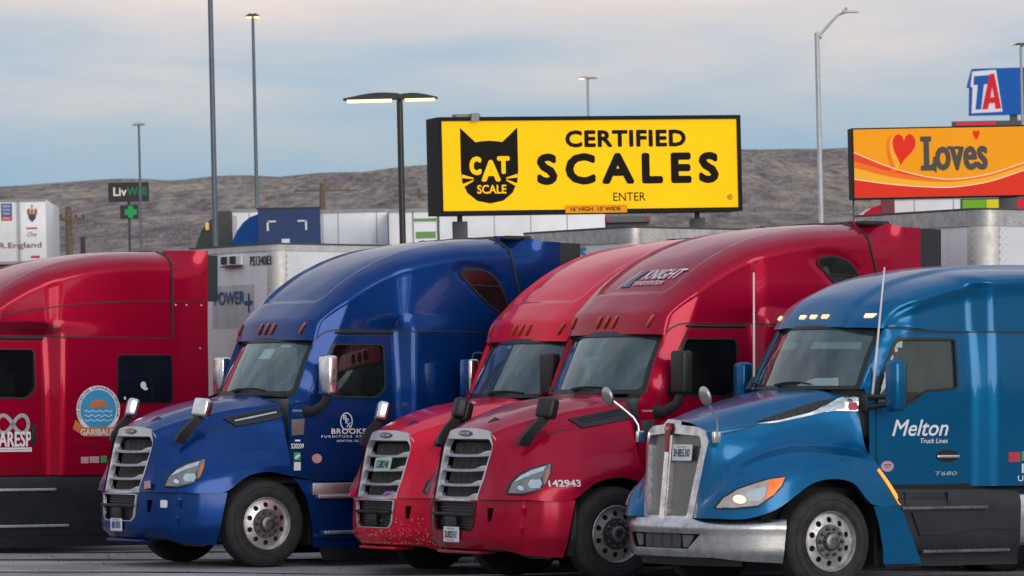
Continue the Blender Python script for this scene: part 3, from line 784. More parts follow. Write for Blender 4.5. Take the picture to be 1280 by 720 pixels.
    q = MB(); panel(q, [(XF, 3.895), (XG, 3.89), (XG, 3.28), (XF, 3.28)], ef, -.03, .02, (), .3); pair(q, 'rubber_flap', flat('flap_rubber', (.016, .020, .026), .6), ex)
    if variant != 'left':
        q = MB(); q.box(3.36, 3.72, -1.10, 1.10, 3.92, 3.975, .02); q.build('roof_deck', BLACK, P, truck=True)
    # ---- skirts and steps
    SK = [(.355, 1.045), (.44, .97), (.53, .80), (.59, .55), (.62, .22), (3.6, .22), (3.6, .985), (.76, .985), (.60, 1.015)]
    q = MB(); fy = lambda a, b: (Vector((a, 1.215 + .0 * a - .03 * sm(.9, .98, b), b)), Vector((0, 1, 0)))
    panel(q, SK, fy, -.02, .02, (), .12); skp, skp2 = pair(q, 'side_skirt', skirt, P)
    q = MB(); panel(q, [(.70, .22), (3.6, .22), (3.58, .07), (.76, .07)], fy, -.03, .02); pair(q, 'skirt_rubber', BLACK, P)
    if variant == 'left':
        for a_, b_, z in ((.2, 1.89, .815), (.2, 2.07, .345)):
            q = MB(); q.box(max(a_, .7), b_, 1.20, 1.25, z - .018, z + .018, .006)
            for i in range(30): q.box(.72 + i * (b_ - .75) / 30, .72 + (i + .5) * (b_ - .75) / 30, 1.245, 1.256, z - .008, z + .010)
            pair(q, 'step_tread', ALU, skp)
        for x in (2.72,):
            q = MB(); strip(q, [(x - .05, .98), (x + .02, .9), (x + .02, .6), (x - .05, .22)], fy, .03, .002); pair(q, 'skirt_gap', DARK, skp)
        q = MB(); strip(q, [(.7, .60), (1.6, .62), (2.3, .66), (2.7, .66), (3.5, .69)], fy, .02, .002); pair(q, 'skirt_crease', DARK, skp)
        # intake scoop on the upper side and second seam
        q = MB(); strip(q, [(1.0, 3.05), (1.6, 3.15), (2.3, 3.235), (3.0, 3.27), (4.05, 3.28)], lambda a, b: (Vector((a, yside(min(a, 3.5), b), b)), Vector((0, 1, 0))), .016, .010); pair(q, 'upper_seam', GASKET, roof)
        q = MB(); panel(q, rp([(.95, 2.99), (1.65, 3.0), (1.95, 2.96), (2.02, 2.88), (1.9, 2.83), (.95, 2.83)], .06), sidef, -.0, .004, (), .05); pair(q, 'roof_scoop', paint('scoop_red', (.13, .004, .016)), roof)
    else:
        q = MB(); q.box(.60, 1.75, 1.215, 1.235, .845, .985, .004); pair(q, 'step_plate', ALU, skp)
        for z, x0 in ((.825, .66), (.40, .74)):
            q = MB(); q.box(x0, 1.75, 1.20, 1.27, z - .022, z + .018, .006)
            for i in range(26): q.box(x0 + .02 + i * .04, x0 + .04 + i * .04, 1.268, 1.276, z - .012, z + .010)
            pair(q, 'step_tread', ALU, skp)
        q = MB(); q.box(.62, 1.8, 1.20, 1.25, .33, .385, .01); pair(q, 'step_ledge', skirt, skp)
    # ---- mirrors
    for s, mt in ((1, mirror_mat), (-1, mirror_far)):
        q = MB(); q.tube([(.56, 1.08 * s, 1.84), (.62, 1.2 * s, 1.84), (.70, 1.32 * s, 1.92), (.74, 1.36 * s, 2.06)], [.075, .06, .055, .05], 10, flat_=(.7, 1))
        arm = q.build('mirror_arm', BLACK, P, truck=True)
        q = MB(); q.box(.66, .80, (1.24 if s > 0 else -1.50), (1.50 if s > 0 else -1.24), 2.03, 2.50, .035); q.build('side_mirror', mt, arm, truck=True)
        q = MB(); q.box(.785, .806, (1.27 if s > 0 else -1.47), (1.47 if s > 0 else -1.27), 2.07, 2.46, .005); q.build('mirror_back', BLACK, arm, truck=True)
        q = MB(); C8 = lambda x, y, z, w_, h_: [(x - w_, y, z + h_), (x + w_, y, z - h_), (x + w_ + .01, y + .05 * s, z - h_), (x - w_ + .01, y + .05 * s, z + h_)]
        path = [(-.985, .835, 1.475, .068, .01), (-.96, .865, 1.55, .066, .015), (-.895, .89, 1.635, .044, .030), (-.80, .905, 1.73, .032, .036), (-.71, .915, 1.82, .028, .032)]
        vs = []
        for x, y, z, w_, h_ in path: vs += C8(x, y * s, z, w_, h_)
        q.add(vs, [(i * 4 + j, i * 4 + (j + 1) % 4, (i + 1) * 4 + (j + 1) % 4, (i + 1) * 4 + j) for i in range(4) for j in range(4)] + [(0, 1, 2, 3), (16, 17, 18, 19)])
        q.build('hood_mirror_arm', BLACK, hood, truck=True, ang=50)
        q = MB(); Mr = Matrix.Translation((-.71, .935 * s, 1.875)) @ Matrix.Rotation(R(14), 4, 'Y') @ Matrix.Rotation(R(-20 * s), 4, 'Z')
        q.box(-.075, .06, -.115, .115, -.115, .115, .04, M=Mr); q.build('hood_mirror', hoodhead if s > 0 else hoodhead_far, hood, truck=True)
    interior(P)
    chassis(P)
    for s in (1, -1): wheel(P, 0, s, rim, detail=True)
    sh = Shell(); sh.root = root; sh.hood = hood; sh.door = door; sh.roof = roof; sh.bumper = bp; sh.grille = gr; sh.ws = wsh
    sh.hs = hs; sh.rf = rf; sh.rs = rs; sh.bs = bs; sh.gs = gs; sh.wsf = ws
    return sh
def kwtruck(origin, body, label, group):
    root = empty('semi_truck', truck_matrix(origin)); tag(root, label, 'truck', group); P = root
    S = [[(-1.08, 0, 1.75), (-1.08, .3, 1.715), (-1.08, .52, 1.635), (-1.09, .56, 1.5), (-1.13, .54, 1.25), (-1.16, .50, 1.0), (-1.18, .47, .88), (-1.19, .45, .76)],
         [(-1.04, 0, 1.76), (-1.04, .32, 1.73), (-1.04, .56, 1.635), (-1.05, .60, 1.42), (-1.09, .60, 1.14), (-1.17, .60, .93), (-1.22, .61, .85), (-1.25, .62, .76)],
         [(-.9, 0, 1.80), (-.9, .36, 1.77), (-.9, .61, 1.66), (-.9, .67, 1.48), (-.93, .70, 1.30), (-1.02, .76, 1.14), (-1.14, .82, .96), (-1.19, .84, .76)],
         [(-.65, 0, 1.88), (-.65, .40, 1.85), (-.62, .68, 1.70), (-.6, .74, 1.55), (-.6, .80, 1.43), (-.70, .94, 1.335), (-.87, 1.03, 1.06), (-.94, 1.07, .76)],
         [(-.3, 0, 1.965), (-.3, .45, 1.94), (-.3, .75, 1.77), (-.3, .81, 1.62), (-.3, .90, 1.50), (-.34, 1.08, 1.415), (-.55, 1.18, 1.17), (-.66, 1.21, .86)],
         [(-.05, 0, 2.02), (-.05, .48, 1.995), (-.05, .80, 1.83), (-.05, .86, 1.66), (-.05, .95, 1.50), (-.05, 1.13, 1.415), (-.15, 1.21, 1.26), (-.20, 1.235, 1.125)],
         [(.12, 0, 2.055), (.15, .52, 2.03), (.25, .86, 1.88), (.25, .91, 1.68), (.25, 1.0, 1.48), (.25, 1.15, 1.385), (.24, 1.215, 1.25), (.24, 1.235, 1.12)],
         [(.20, 0, 2.07), (.26, .54, 2.05), (.45, .89, 1.95), (.46, .95, 1.70), (.46, 1.03, 1.47), (.47, 1.16, 1.34), (.49, 1.215, 1.12), (.51, 1.235, .885)],
         [(.24, 0, 2.08), (.30, .55, 2.06), (.53, .90, 1.98), (.54, .97, 1.72), (.55, 1.06, 1.45), (.60, 1.17, 1.31), (.73, 1.22, 1.10), (.86, 1.235, .875)]]
    S = [[r[0], r[1]] + [tuple(Vector(r[2]).lerp(Vector(r[1]), .10)), r[2], tuple(Vector(r[2]).lerp(Vector(r[3]), .16)), r[3], r[4], tuple(Vector(r[5]).lerp(Vector(r[4]), .13)), r[5], tuple(Vector(r[5]).lerp(Vector(r[6]), .13)), r[6], r[7]] for r in S]
    g = grid(S, 5, 64); hb = MB(); addgrid(hb, g)
    edge = [r[-1] for r in g]; k = len(edge); hb.add(edge + [p + Vector((0, -.05, 0)) for p in edge], [(i, i + 1, k + i + 1, k + i) for i in range(k - 1)])
    bv = bvh_of(hb); hs = sidecast(bv)
    hood = hb.build('hood', body, P, truck=True, both=True, ang=50)
    HL = [(-1.17, .865), (-1.10, .965), (-.98, 1.05), (-.82, 1.115), (-.68, 1.16), (-.54, 1.175), (-.59, 1.09), (-.69, .99), (-.83, .885), (-1.03, .86)]
    q = MB(); panel(q, HL, hs, .004, .012, (), .03); pair(q, 'headlight', flat('kw_lens', (.42, .36, .33), .15, coat=1, noise_amt=.3, nscale=9), hood)
    q = MB(); panel(q, circ(-.975, .95, .052, .042, 20), hs, .018, .004, (), .03); pair(q, 'lamp', flat('lit_lamp', (1.0, .80, .58), .3, emit=.7, noise_amt=.35, nscale=16), hood)
    q = MB(); panel(q, [(-.90, .935), (-.82, .93), (-.76, .99), (-.74, 1.08), (-.86, 1.05), (-.92, 1.0)], hs, .018, .003, (), .03); pair(q, 'reflector', LENSW, hood)
    q = MB(); panel(q, [(-.76, .955), (-.70, 1.14), (-.555, 1.165), (-.61, 1.085), (-.69, .995)], hs, .018, .004, (), .03); pair(q, 'turn_signal', flat('kw_amber', (.85, .16, .03), .3, emit=.45, noise_amt=.25, nscale=12), hood)
    q = MB(); strip(q, HL + [HL[0]], hs, .014, .018); pair(q, 'rim_gasket', GASKET, hood)
    q = MB(); panel(q, [(-.57, 1.71), (-.36, 1.725), (-.05, 1.785), (.15, 1.83), (.30, 1.845), (.53, 1.84), (.54, 1.985), (.46, 1.99), (.36, 1.955), (.22, 1.89), (.0, 1.825), (-.3, 1.755)], hs, .006, .014, (), .04); pair(q, 'hood_trim', CHROME, hood)
    q = MB(); panel(q, [(-.55, 1.73), (-.36, 1.79), (-.1, 1.865), (.15, 1.93), (.36, 1.975), (.30, 1.93), (.18, 1.88), (-.05, 1.82), (-.3, 1.76)], hs, .006, .008, (), .04); pair(q, 'hood_vent', MESHM, hood)
    q = MB(); strip(q, [(-1.0, 1.60), (-.75, 1.65), (-.57, 1.70)], hs, .012, .002); pair(q, 'panel_gap', GASKET, hood)
    q = MB(); panel(q, [(.585, 1.235), (.61, 1.25), (.865, .90), (.845, .875), (.825, .885)], hs, .010, .012, (), .05); pair(q, 'fender_lamp', AMBERLIT, hood)
    q = MB(); panel(q, rp([(.43, 1.93), (.53, 1.93), (.53, 1.85), (.43, 1.85)], .03), hs, .022, .008, (), .03); pair(q, 'fender_badge', flat('emblem_red', (.30, .03, .04), .35, metal=.4), hood)
    # fender skirt
    fy = lambda a, b: (Vector((a, 1.235, b)), Vector((0, 1, 0)))
    q = MB(); panel(q, [(.52, .865), (.86, .865), (1.12, .27), (.64, .27), (.63, .45), (.58, .70)], fy, -.015, .015, (), .15); pair(q, 'fender_skirt', body, P)
    # grille
    gf = numsurf(lambda y, z: (-1.215 + (z - .7) * .10 + .30 * y * y, y, z))
    def gs(a, b):
        p, n = gf(a, b); return p, (n if n.x < 0 else -n)
    O = [(-.435, .69), (.435, .69), (.565, 1.53), (.52, 1.64), (.40, 1.685), (.13, 1.705), (.055, 1.76), (-.055, 1.76), (-.13, 1.705), (-.40, 1.685), (-.52, 1.64), (-.565, 1.53)]
    def op(s): return rp([(.052 * s, .77), (.365 * s, .77), (.485 * s, 1.50), (.455 * s, 1.59), (.052 * s, 1.615)], .03)
    q = MB(); panel(q, rp(O, .025), gs, -.03, .08, [op(1), op(-1)], .05); gr = q.build('grille', chrome('grille_chrome', (.72, .73, .75), .16, .35), P, truck=True)
    mm = bpy.data.materials.get('kw_mesh')
    if not mm:
        mm, nt, b = nodes('kw_mesh'); b.inputs['Metallic'].default_value = .8; b.inputs['Roughness'].default_value = .35
        tc = N(nt, 'ShaderNodeTexCoord'); outs = []
        for ax, rot in ((1, R(45)), (1, R(-45))):
            mp = N(nt, 'ShaderNodeMapping'); mp.inputs['Rotation'].default_value = (rot, 0, 0); mp.inputs['Scale'].default_value = (0, 1, 1)
            wv = N(nt, 'ShaderNodeTexWave', bands_direction='Y'); wv.inputs['Scale'].default_value = 17
            nt.links.new(tc.outputs['Object'], mp.inputs[0]); nt.links.new(mp.outputs[0], wv.inputs[0]); outs.append(wv.outputs['Fac'])
        mx = N(nt, 'ShaderNodeMath', operation='MAXIMUM'); nt.links.new(outs[0], mx.inputs[0]); nt.links.new(outs[1], mx.inputs[1])
        nt.links.new(ramp(nt, mx.outputs[0], [(.60, (.03, .03, .03)), (.95, (.34, .33, .32))]), b.inputs['Base Color'])
    for s in (1, -1):
        q = MB(); panel(q, op(s), gs, .0, 0, (), .06); q.build('grille_mesh', mm, gr, truck=True)
    q = MB(); panel(q, rp([(-.045, .72), (.045, .72), (.035, 1.60), (-.035, 1.60)], .01), gs, .05, .02, (), .1); q.build('centre_bar', CHROME, gr, truck=True)
    q = MB(); panel(q, rp([(-.035, 1.60), (-.058, 1.66), (-.03, 1.72), (.03, 1.72), (.058, 1.66), (.035, 1.60), (.022, 1.42), (-.022, 1.42)], .01), gs, .071, .012, (), .03); em = q.build('emblem', flat('emblem_red', (.30, .03, .04), .35, metal=.4), gr, truck=True)
    q = MB(); text(q, 'KW', -.032, .032, 1.64, 1.68, gs, .085, .01); q.build('emblem_letters', CHROME, em, truck=True)
    q = MB(); q.box(-1.0, -.94, -.46, .46, .68, 1.60); q.build('radiator', DARK, gr, truck=True)
    # bumper
    plan = crv([(-1.31, 0, 0), (-1.30, .33, 0), (-1.265, .56, 0), (-1.18, .74, 0), (-1.03, .89, 0), (-.80, 1.05, 0), (-.53, 1.185, 0)], 60)
    acc = [0]
    for i in range(1, 60): acc.append(acc[-1] + (plan[i] - plan[i - 1]).length)
    LB = acc[-1]
    def bf(s, z):
        a = abs(s); i = 0
        while i < 58 and acc[i + 1] < a: i += 1
        p = plan[i].lerp(plan[i + 1], min(1, max(0, (a - acc[i]) / (acc[i + 1] - acc[i]))))
        nrm = Vector((-(plan[i + 1] - plan[i]).y, (plan[i + 1] - plan[i]).x, 0)).normalized()
        d = -.05 * sm(.68, .75, z) - .018 * sm(.66, .60, z) * (0.3 + .7 * (1 - sm(.66, .84, a))) - .05 * (1 - sm(.28, .42, z))
        return ((p + nrm * d).x, math.copysign((p + nrm * d).y, s), z)
    bn = numsurf(bf)
    def bs(a, b):
        p, n = bn(a, b); c = Vector((p.x + .2, p.y * .6, p.z)); return p, (n if n.dot(p - c) > 0 else -n)
    H = rp([(-.67, .60), (.67, .60), (.50, .445), (-.50, .445)], .02)
    q = MB(); panel(q, [(-LB, .745), (LB, .745), (LB - .04, .31), (1.1, .335), (.80, .37), (-.80, .37), (-1.1, .335), (-LB + .04, .31)], bs, 0, .02, [H], .035); bp = q.build('bumper', BUMPCH, P, truck=True, ang=40)
    q = MB(); panel(q, [(-.7, .62), (.7, .62), (.53, .42), (-.53, .42)], bs, -.05, 0, (), .1); q.build('bumper_liner', DARK, bp, truck=True)
    for s in (1, -1):
        q = MB(); panel(q, rp([(.38 * s, .585), (.56 * s, .585), (.47 * s, .46), (.39 * s, .46)], .02), bs, -.03, .02, (), .06); q.build('fog_lamp_housing', flat('fog_housing', (.10, .11, .13), .35), bp, truck=True)
    q = MB(); panel(q, rp([(-.34, .59), (.34, .59), (.33, .45), (-.33, .45)], .02), bs, -.035, .01, (), .06)
    q.build('bumper_grille', flat('bumper_grille', (.05, .055, .06), .4), bp, truck=True)
    for yy in (-.2, -.02, .16):
        q = MB(); strip(q, [(yy, .59), (yy, .455)], bs, .02, -.02, .01); q.build('grille_bar', STEELD, bp, truck=True)
    q = MB(); panel(q, [(-1.1, .39), (1.1, .39), (1.1, .27), (-1.1, .27)], bs, -.07, .01, (), .1); q.build('valance', BLACK, bp, truck=True)
    # windshield
    def wf(a, b):
        c = 1 - abs(a) ** 2.2
        x0, x1 = .54 - .30 * c, .86 - .29 * c
        return (x0 + (x1 - x0) * b - .02 * math.sin(math.pi * max(0, min(1, b))), (.955 + (.90 - .955) * b) * a, 2.085 + (2.70 + .02 * c - 2.085) * b)
    wn = numsurf(wf)
    def ws(a, b):
        p, n = wn(a, b); return p, (n if n.x < 0 else -n)
    def rab(x0, x1, y0, y1, r, n=5):
        L = rp([(x0 * .93, y0 * .68), (x1 * .93, y0 * .68), (x1 * .93, y1 * .68), (x0 * .93, y1 * .68)], r, n)
        return [(p[0] / .93, p[1] / .68) for p in L]
    q = MB(); panel(q, [(-1.02, -.03), (1.02, -.03), (1.02, 1.02), (-1.02, 1.02)], ws, 0, .012, [rab(-.965, .965, .03, .965, .03)], .07); q.build('windshield_frame', GASKET, P, truck=True)
    q = MB(); panel(q, rab(-.98, .98, .015, .98, .03), ws, .003, 0, (), .07); wsh = q.build('windshield', WS, P, truck=True)
    wiper(wsh, ws, -.1, .45); wiper(wsh, ws, -.9, -.45, .02, .06)
    q = MB(); panel(q, [(-.95, .80), (.95, .80), (.95, .975), (-.95, .975)], ws, -.03, .01, (), .1); q.build('shade_band', flat('shade_band', (.02, .025, .03), .4), wsh, truck=True)
    for a0, a1 in ((-.75, -.15), (.15, .85)):
        q = MB(); panel(q, rab(a0, a1, .68, .80, .02), ws, -.05, .01, (), .1); q.build('sun_visor', flat('visor_grey', (.30, .34, .34), .8), wsh, truck=True)
    q = MB(); panel(q, [(.12, .05), (.75, .05), (.72, .20), (.40, .19)], ws, -.06, .01, (), .1); q.build('paper_sheet', flat('paper', (.7, .75, .75), .8), wsh, truck=True)
    # sides
    XA = lambda z: .53 + .54 * (z - 2.09)
    def sy(X, Z):
        y = 1.10 + .125 * sm(1.85, 2.12, X) - .05 * sm(2.0, 3.0, Z) * (1 - .5 * sm(1.85, 2.12, X))
        xa = XA(Z) if Z > 2.09 else .53
        if Z > 1.95: y -= .09 * (1 - sm(0, .28, X - xa)) * sm(1.95, 2.1, Z)
        y += .012 * math.sin((Z - 1.1) * 2.0) * sm(.6, .8, X)
        return y
    SN = numsurf(lambda a, b: (a, sy(a, b), b))
    def sidef(a, b):
        p, n = SN(a, b); return p, (n if n.y > 0 else -n)
    q = MB(); rows = []
    for i in range(15):
        b = -.02 + 1.03 * i / 14; pw = Vector(wf(1.0, b)); z = pw.z; x = XA(z) + .012
        pe = Vector((x, sy(x, z), z)); rows.append([pw, (pw + pe) / 2 + Vector((-.02, .015, 0)), pe])
    addgrid(q, grid(rows, 4, 24)); pair(q, 'windshield_pillar', body, P)
    SO = [(.54, 2.09), (.865, 2.70), (1.0, 2.72), (1.2, 2.685), (3.8, 2.665), (3.8, 1.06), (.70, 1.06), (.62, 1.3), (.56, 1.36), (.56, 2.05)]
    WIN = rp([(.965, 2.575), (1.655, 2.575), (1.655, 2.09), (1.27, 2.065), (1.06, 1.93), (.66, 1.92), (.70, 2.1)], [.06, .02, .02, .1, .1, .02, .05])
    q = MB(); panel(q, SO, sidef, 0, 0, [WIN], .06); pair(q, 'cab_side', body, P)
    DO = rp([(.99, 2.645), (.66, 2.08), (.645, 1.8), (.645, 1.40), (.69, 1.085), (1.745, 1.085), (1.755, 2.645)], [.12, .1, .03, .03, .03, .03, .03])
    q = MB(); strip(q, DO + [DO[0]], sidef, .02, .002); pair(q, 'door_gap', GASKET, P)
    q = MB(); panel(q, DO, sidef, .003, .008, [WIN], .05); door, d2 = pair(q, 'door', body, P)
    q = MB(); panel(q, rp([(.945, 2.60), (1.68, 2.60), (1.68, 2.065), (1.27, 2.04), (1.06, 1.905), (.64, 1.895), (.67, 2.1)], .05), sidef, .011, .010, [WIN], .05); pair(q, 'window_frame', GASKET, door)
    q = MB(); panel(q, WIN, sidef, -.012, 0, (), .1); pair(q, 'door_window', glass('kw_side_glass', (.42, .45, .43), .08, (.12, .14, .13), .25), door)
    q = MB(); panel(q, circ(1.54, 1.375, .155, .065, 28), sidef, .010, .002, (), .05); pair(q, 'handle_recess', DARK, door)
    q = MB(); q.box(1.40, 1.69, 1.115, 1.14, 1.352, 1.388, .012); pair(q, 'door_handle', CHROME, door)
    q = MB(); q.box(3.78, 3.82, -1.2, 1.2, 1.06, 3.2); q.build('rear_wall', body, P, truck=True)
    # roof
    Cp = crv([(.575, 0, 2.715), (.65, 0, 2.83), (.80, 0, 3.0), (1.10, 0, 3.19), (1.55, 0, 3.325), (2.1, 0, 3.405), (2.7, 0, 3.435), (3.8, 0, 3.44)], 70)
    Rp = crv([(.862, 0, 2.70), (.90, 0, 2.77), (1.02, 0, 2.87), (1.32, 0, 3.0), (1.75, 0, 3.11), (2.3, 0, 3.18), (3.0, 0, 3.20), (3.8, 0, 3.20)], 70)
    rows = []
    for i in range(70):
        c, r_ = Cp[i].copy(), Rp[i]; c.z -= .055 * sm(.65, 1.1, c.x); w = sy(r_.x, r_.z); row = []
        for j in range(33):
            ph = math.pi / 2 * j / 32; kx = math.cos(ph) ** (2 / 2.3) if j < 32 else 0.0; s_ = math.sin(ph) ** (2 / 2.3)
            p = Vector((r_.x + (c.x - r_.x) * kx, w * s_, r_.z + (c.z - r_.z) * kx))
            # raised crown down the middle
            p += Vector((-.35, 0, .9)) * .03 * (1 - sm(.50, .60, p.y)) * sm(.75, 1.2, p.x + .3)
            row.append(p)
        zb = min(2.685 + .0 - .02 * sm(1.0, 1.4, r_.x) + .03 * sm(1.05, .9, r_.x), r_.z - .002)
        for j in range(1, 15):
            z = r_.z + (zb - r_.z) * j / 14; y = sy(r_.x, z)
            # hollow under the roof shoulder
            y -= .035 * sm(0, .12, r_.z - z) * sm(0.05, .25, r_.z - zb) * (1 - sm(1.85, 2.1, r_.x))
            y -= .02 * sm(0, .12, r_.z - z) * sm(1.9, 2.2, r_.x)
            row.append(Vector((r_.x, y, z)))
        rows.append(row)
    q = MB(); addgrid(q, rows); rbv = bvh_of(q); roof = q.build('roof_fairing', body, P, truck=True, both=True, ang=60); rf = frontcast(rbv)
    q = MB(); strip(q, [(.87, 2.705), (1.0, 2.70), (1.2, 2.68), (1.6, 2.668), (3.8, 2.663)], sidef, .016, .010); pair(q, 'roof_gap', GASKET, roof)
    q = MB(); strip(q, [(.875, 2.715), (.99, 2.722), (1.15, 2.715), (1.35, 2.70)], sidef, .02, .03); pair(q, 'drip_rail', body, roof)
    for y in (-.80, -.20, 0, .21, .82):
        q = MB(); panel(q, [(y - .05, 2.845), (y + .06, 2.845), (y + .04, 2.808), (y - .045, 2.808)], rf, .004, .016, (), .04); q.build('marker_light', MARKLIT, roof, truck=True)
    # extender at the sleeper
    q = MB(); q.box(3.82, 4.3, 1.15, 1.19, 1.1, 3.2); pair(q, 'side_extender', body, P)
    # skirts
    fk = lambda a, b: (Vector((a, 1.17 + .05 * sm(.30, .5, b) - .05 * sm(.9, 1.05, b), b)), Vector((0, 1, 0)))
    q = MB(); panel(q, [(.70, .24), (2.40, .24), (2.42, .98), (2.35, 1.02), (.70, 1.04)], fk, -.02, .02, (), .08); skp, _ = pair(q, 'side_skirt', SKIRT, P)
    q = MB(); panel(q, [(1.0, .80), (2.38, .80), (2.38, .60), (1.9, .62), (1.4, .56), (1.1, .56)], fk, .0, .02, (), .08); pair(q, 'skirt_panel', SKIRT, skp)
    for z, a, b_ in ((.845, .86, 1.96), (.395, 1.12, 2.24)):
        q = MB(); q.box(a, b_, 1.19, 1.262, z - .02, z + .014, .006)
        for i in range(28): q.box(a + i * (b_ - a) / 28, a + (i + .5) * (b_ - a) / 28, 1.26, 1.27, z - .008, z + .010)
        pair(q, 'step_tread', chrome('tread_metal', (.25, .26, .27), .4, .5), skp)
    for x in (.92, 1.46):
        q = MB(); q.box(x, x + .012, 1.17, 1.225, .87, 1.0); pair(q, 'step_divider', DARK, skp)
    q = MB(); q.box(.72, 1.44, 1.16, 1.215, .88, .99, .01); pair(q, 'battery_box', BLACK, skp)
    q = MB(); q.box(2.44, 3.9, .7, 1.12, .45, 1.02, .12); pair(q, 'fuel_tank', ALUD, P)
    for x in (2.5, 3.8):
        q = MB(); q.box(x, x + .06, .68, 1.14, .43, 1.04, .12); pair(q, 'tank_strap', CHROME, P)
    q = MB(); q.box(.7, 3.9, .9, 1.1, 1.0, 1.09); pair(q, 'cab_sill', DARK, P)
    # mirrors
    for s in (1, -1):
        y0, y1 = (1.30, 1.50) if s > 0 else (-1.50, -1.30)
        q = MB(); q.tube([(.56, 1.06 * s, 1.99), (.66, 1.36 * s, 1.99)], .028, 8); q.tube([(.56, 1.06 * s, 1.88), (.66, 1.36 * s, 1.92)], .028, 8); q.box(.53, .60, (1.0 if s > 0 else -1.09), (1.09 if s > 0 else -1.0), 1.84, 2.02, .01)
        arm = q.build('mirror_arm', BLACK, P, truck=True)
        q = MB(); q.box(.60, .76, y0, y1, 1.835, 2.37, .05); q.build('side_mirror', body, arm, truck=True)
        q = MB(); q.box(.745, .77, y0 + .02, y1 - .02, 1.87, 2.33, .01); q.build('mirror_back', BLACK, arm, truck=True)
        q = MB(); q.box(-1.12, -1.03, (.70 if s > 0 else -.74), (.74 if s > 0 else -.70), 1.52, 1.64, .01); mbk = q.build('hood_mirror_bracket', CHROME, hood, truck=True)
        q = MB(); q.tube([(-1.08, .73 * s, 1.60), (-1.08, .75 * s, 1.70), (-1.12, .78 * s, 1.78), (-1.22, .84 * s, 1.88), (-1.32, .90 * s, 1.97)], .012, 8); q.build('hood_mirror_arm', ALU, hood, truck=True)
        q = MB(); Mx = Matrix.Rotation(R(-18), 3, 'Y'); q.ell((-1.345, .925 * s, 2.0), .045, .09, .105, Mx); q.build('hood_mirror', chrome('mirror_head', (.5, .5, .5), .3, .3), hood, truck=True)
        q = MB(); q.tube([(.62 if s > 0 else .60, 1.07 * s, 1.98), (.76 if s > 0 else .62, 1.10 * s, 3.33)], [.014, .009], 8); q.build('antenna', flat('antenna_white', (.72, .70, .70), .4), P, truck=True)
        q = MB(); q.tube([(.76 if s > 0 else .62, 1.10 * s, 3.33), (.76 if s > 0 else .62, 1.10 * s, 3.36)], .012, 6); q.build('antenna_tip', BLACK, P, truck=True)
    q = MB(); q.hexa([(.50, -1.10, 2.08), (.52, -1.02, 2.08), (.56, -1.02, 2.08), (.55, -1.10, 2.08), (.93, -1.10, 2.72), (.95, -1.02, 2.72), (1.05, -1.02, 2.72), (1.04, -1.10, 2.72)]); q.build('window_deflector', BLACK, P, truck=True)
    interior(P, ztop=2.66); chassis(P)
    for s in (1, -1): wheel(P, 0, s, ALUD)
    sh = Shell(); sh.root = root; sh.hood = hood; sh.door = door; sh.roof = roof; sh.bumper = bp; sh.grille = gr; sh.ws = wsh
    sh.hs = hs; sh.rf = rf; sh.bs = bs; sh.gs = gs; sh.wsf = ws; sh.side = sidef
    return sh
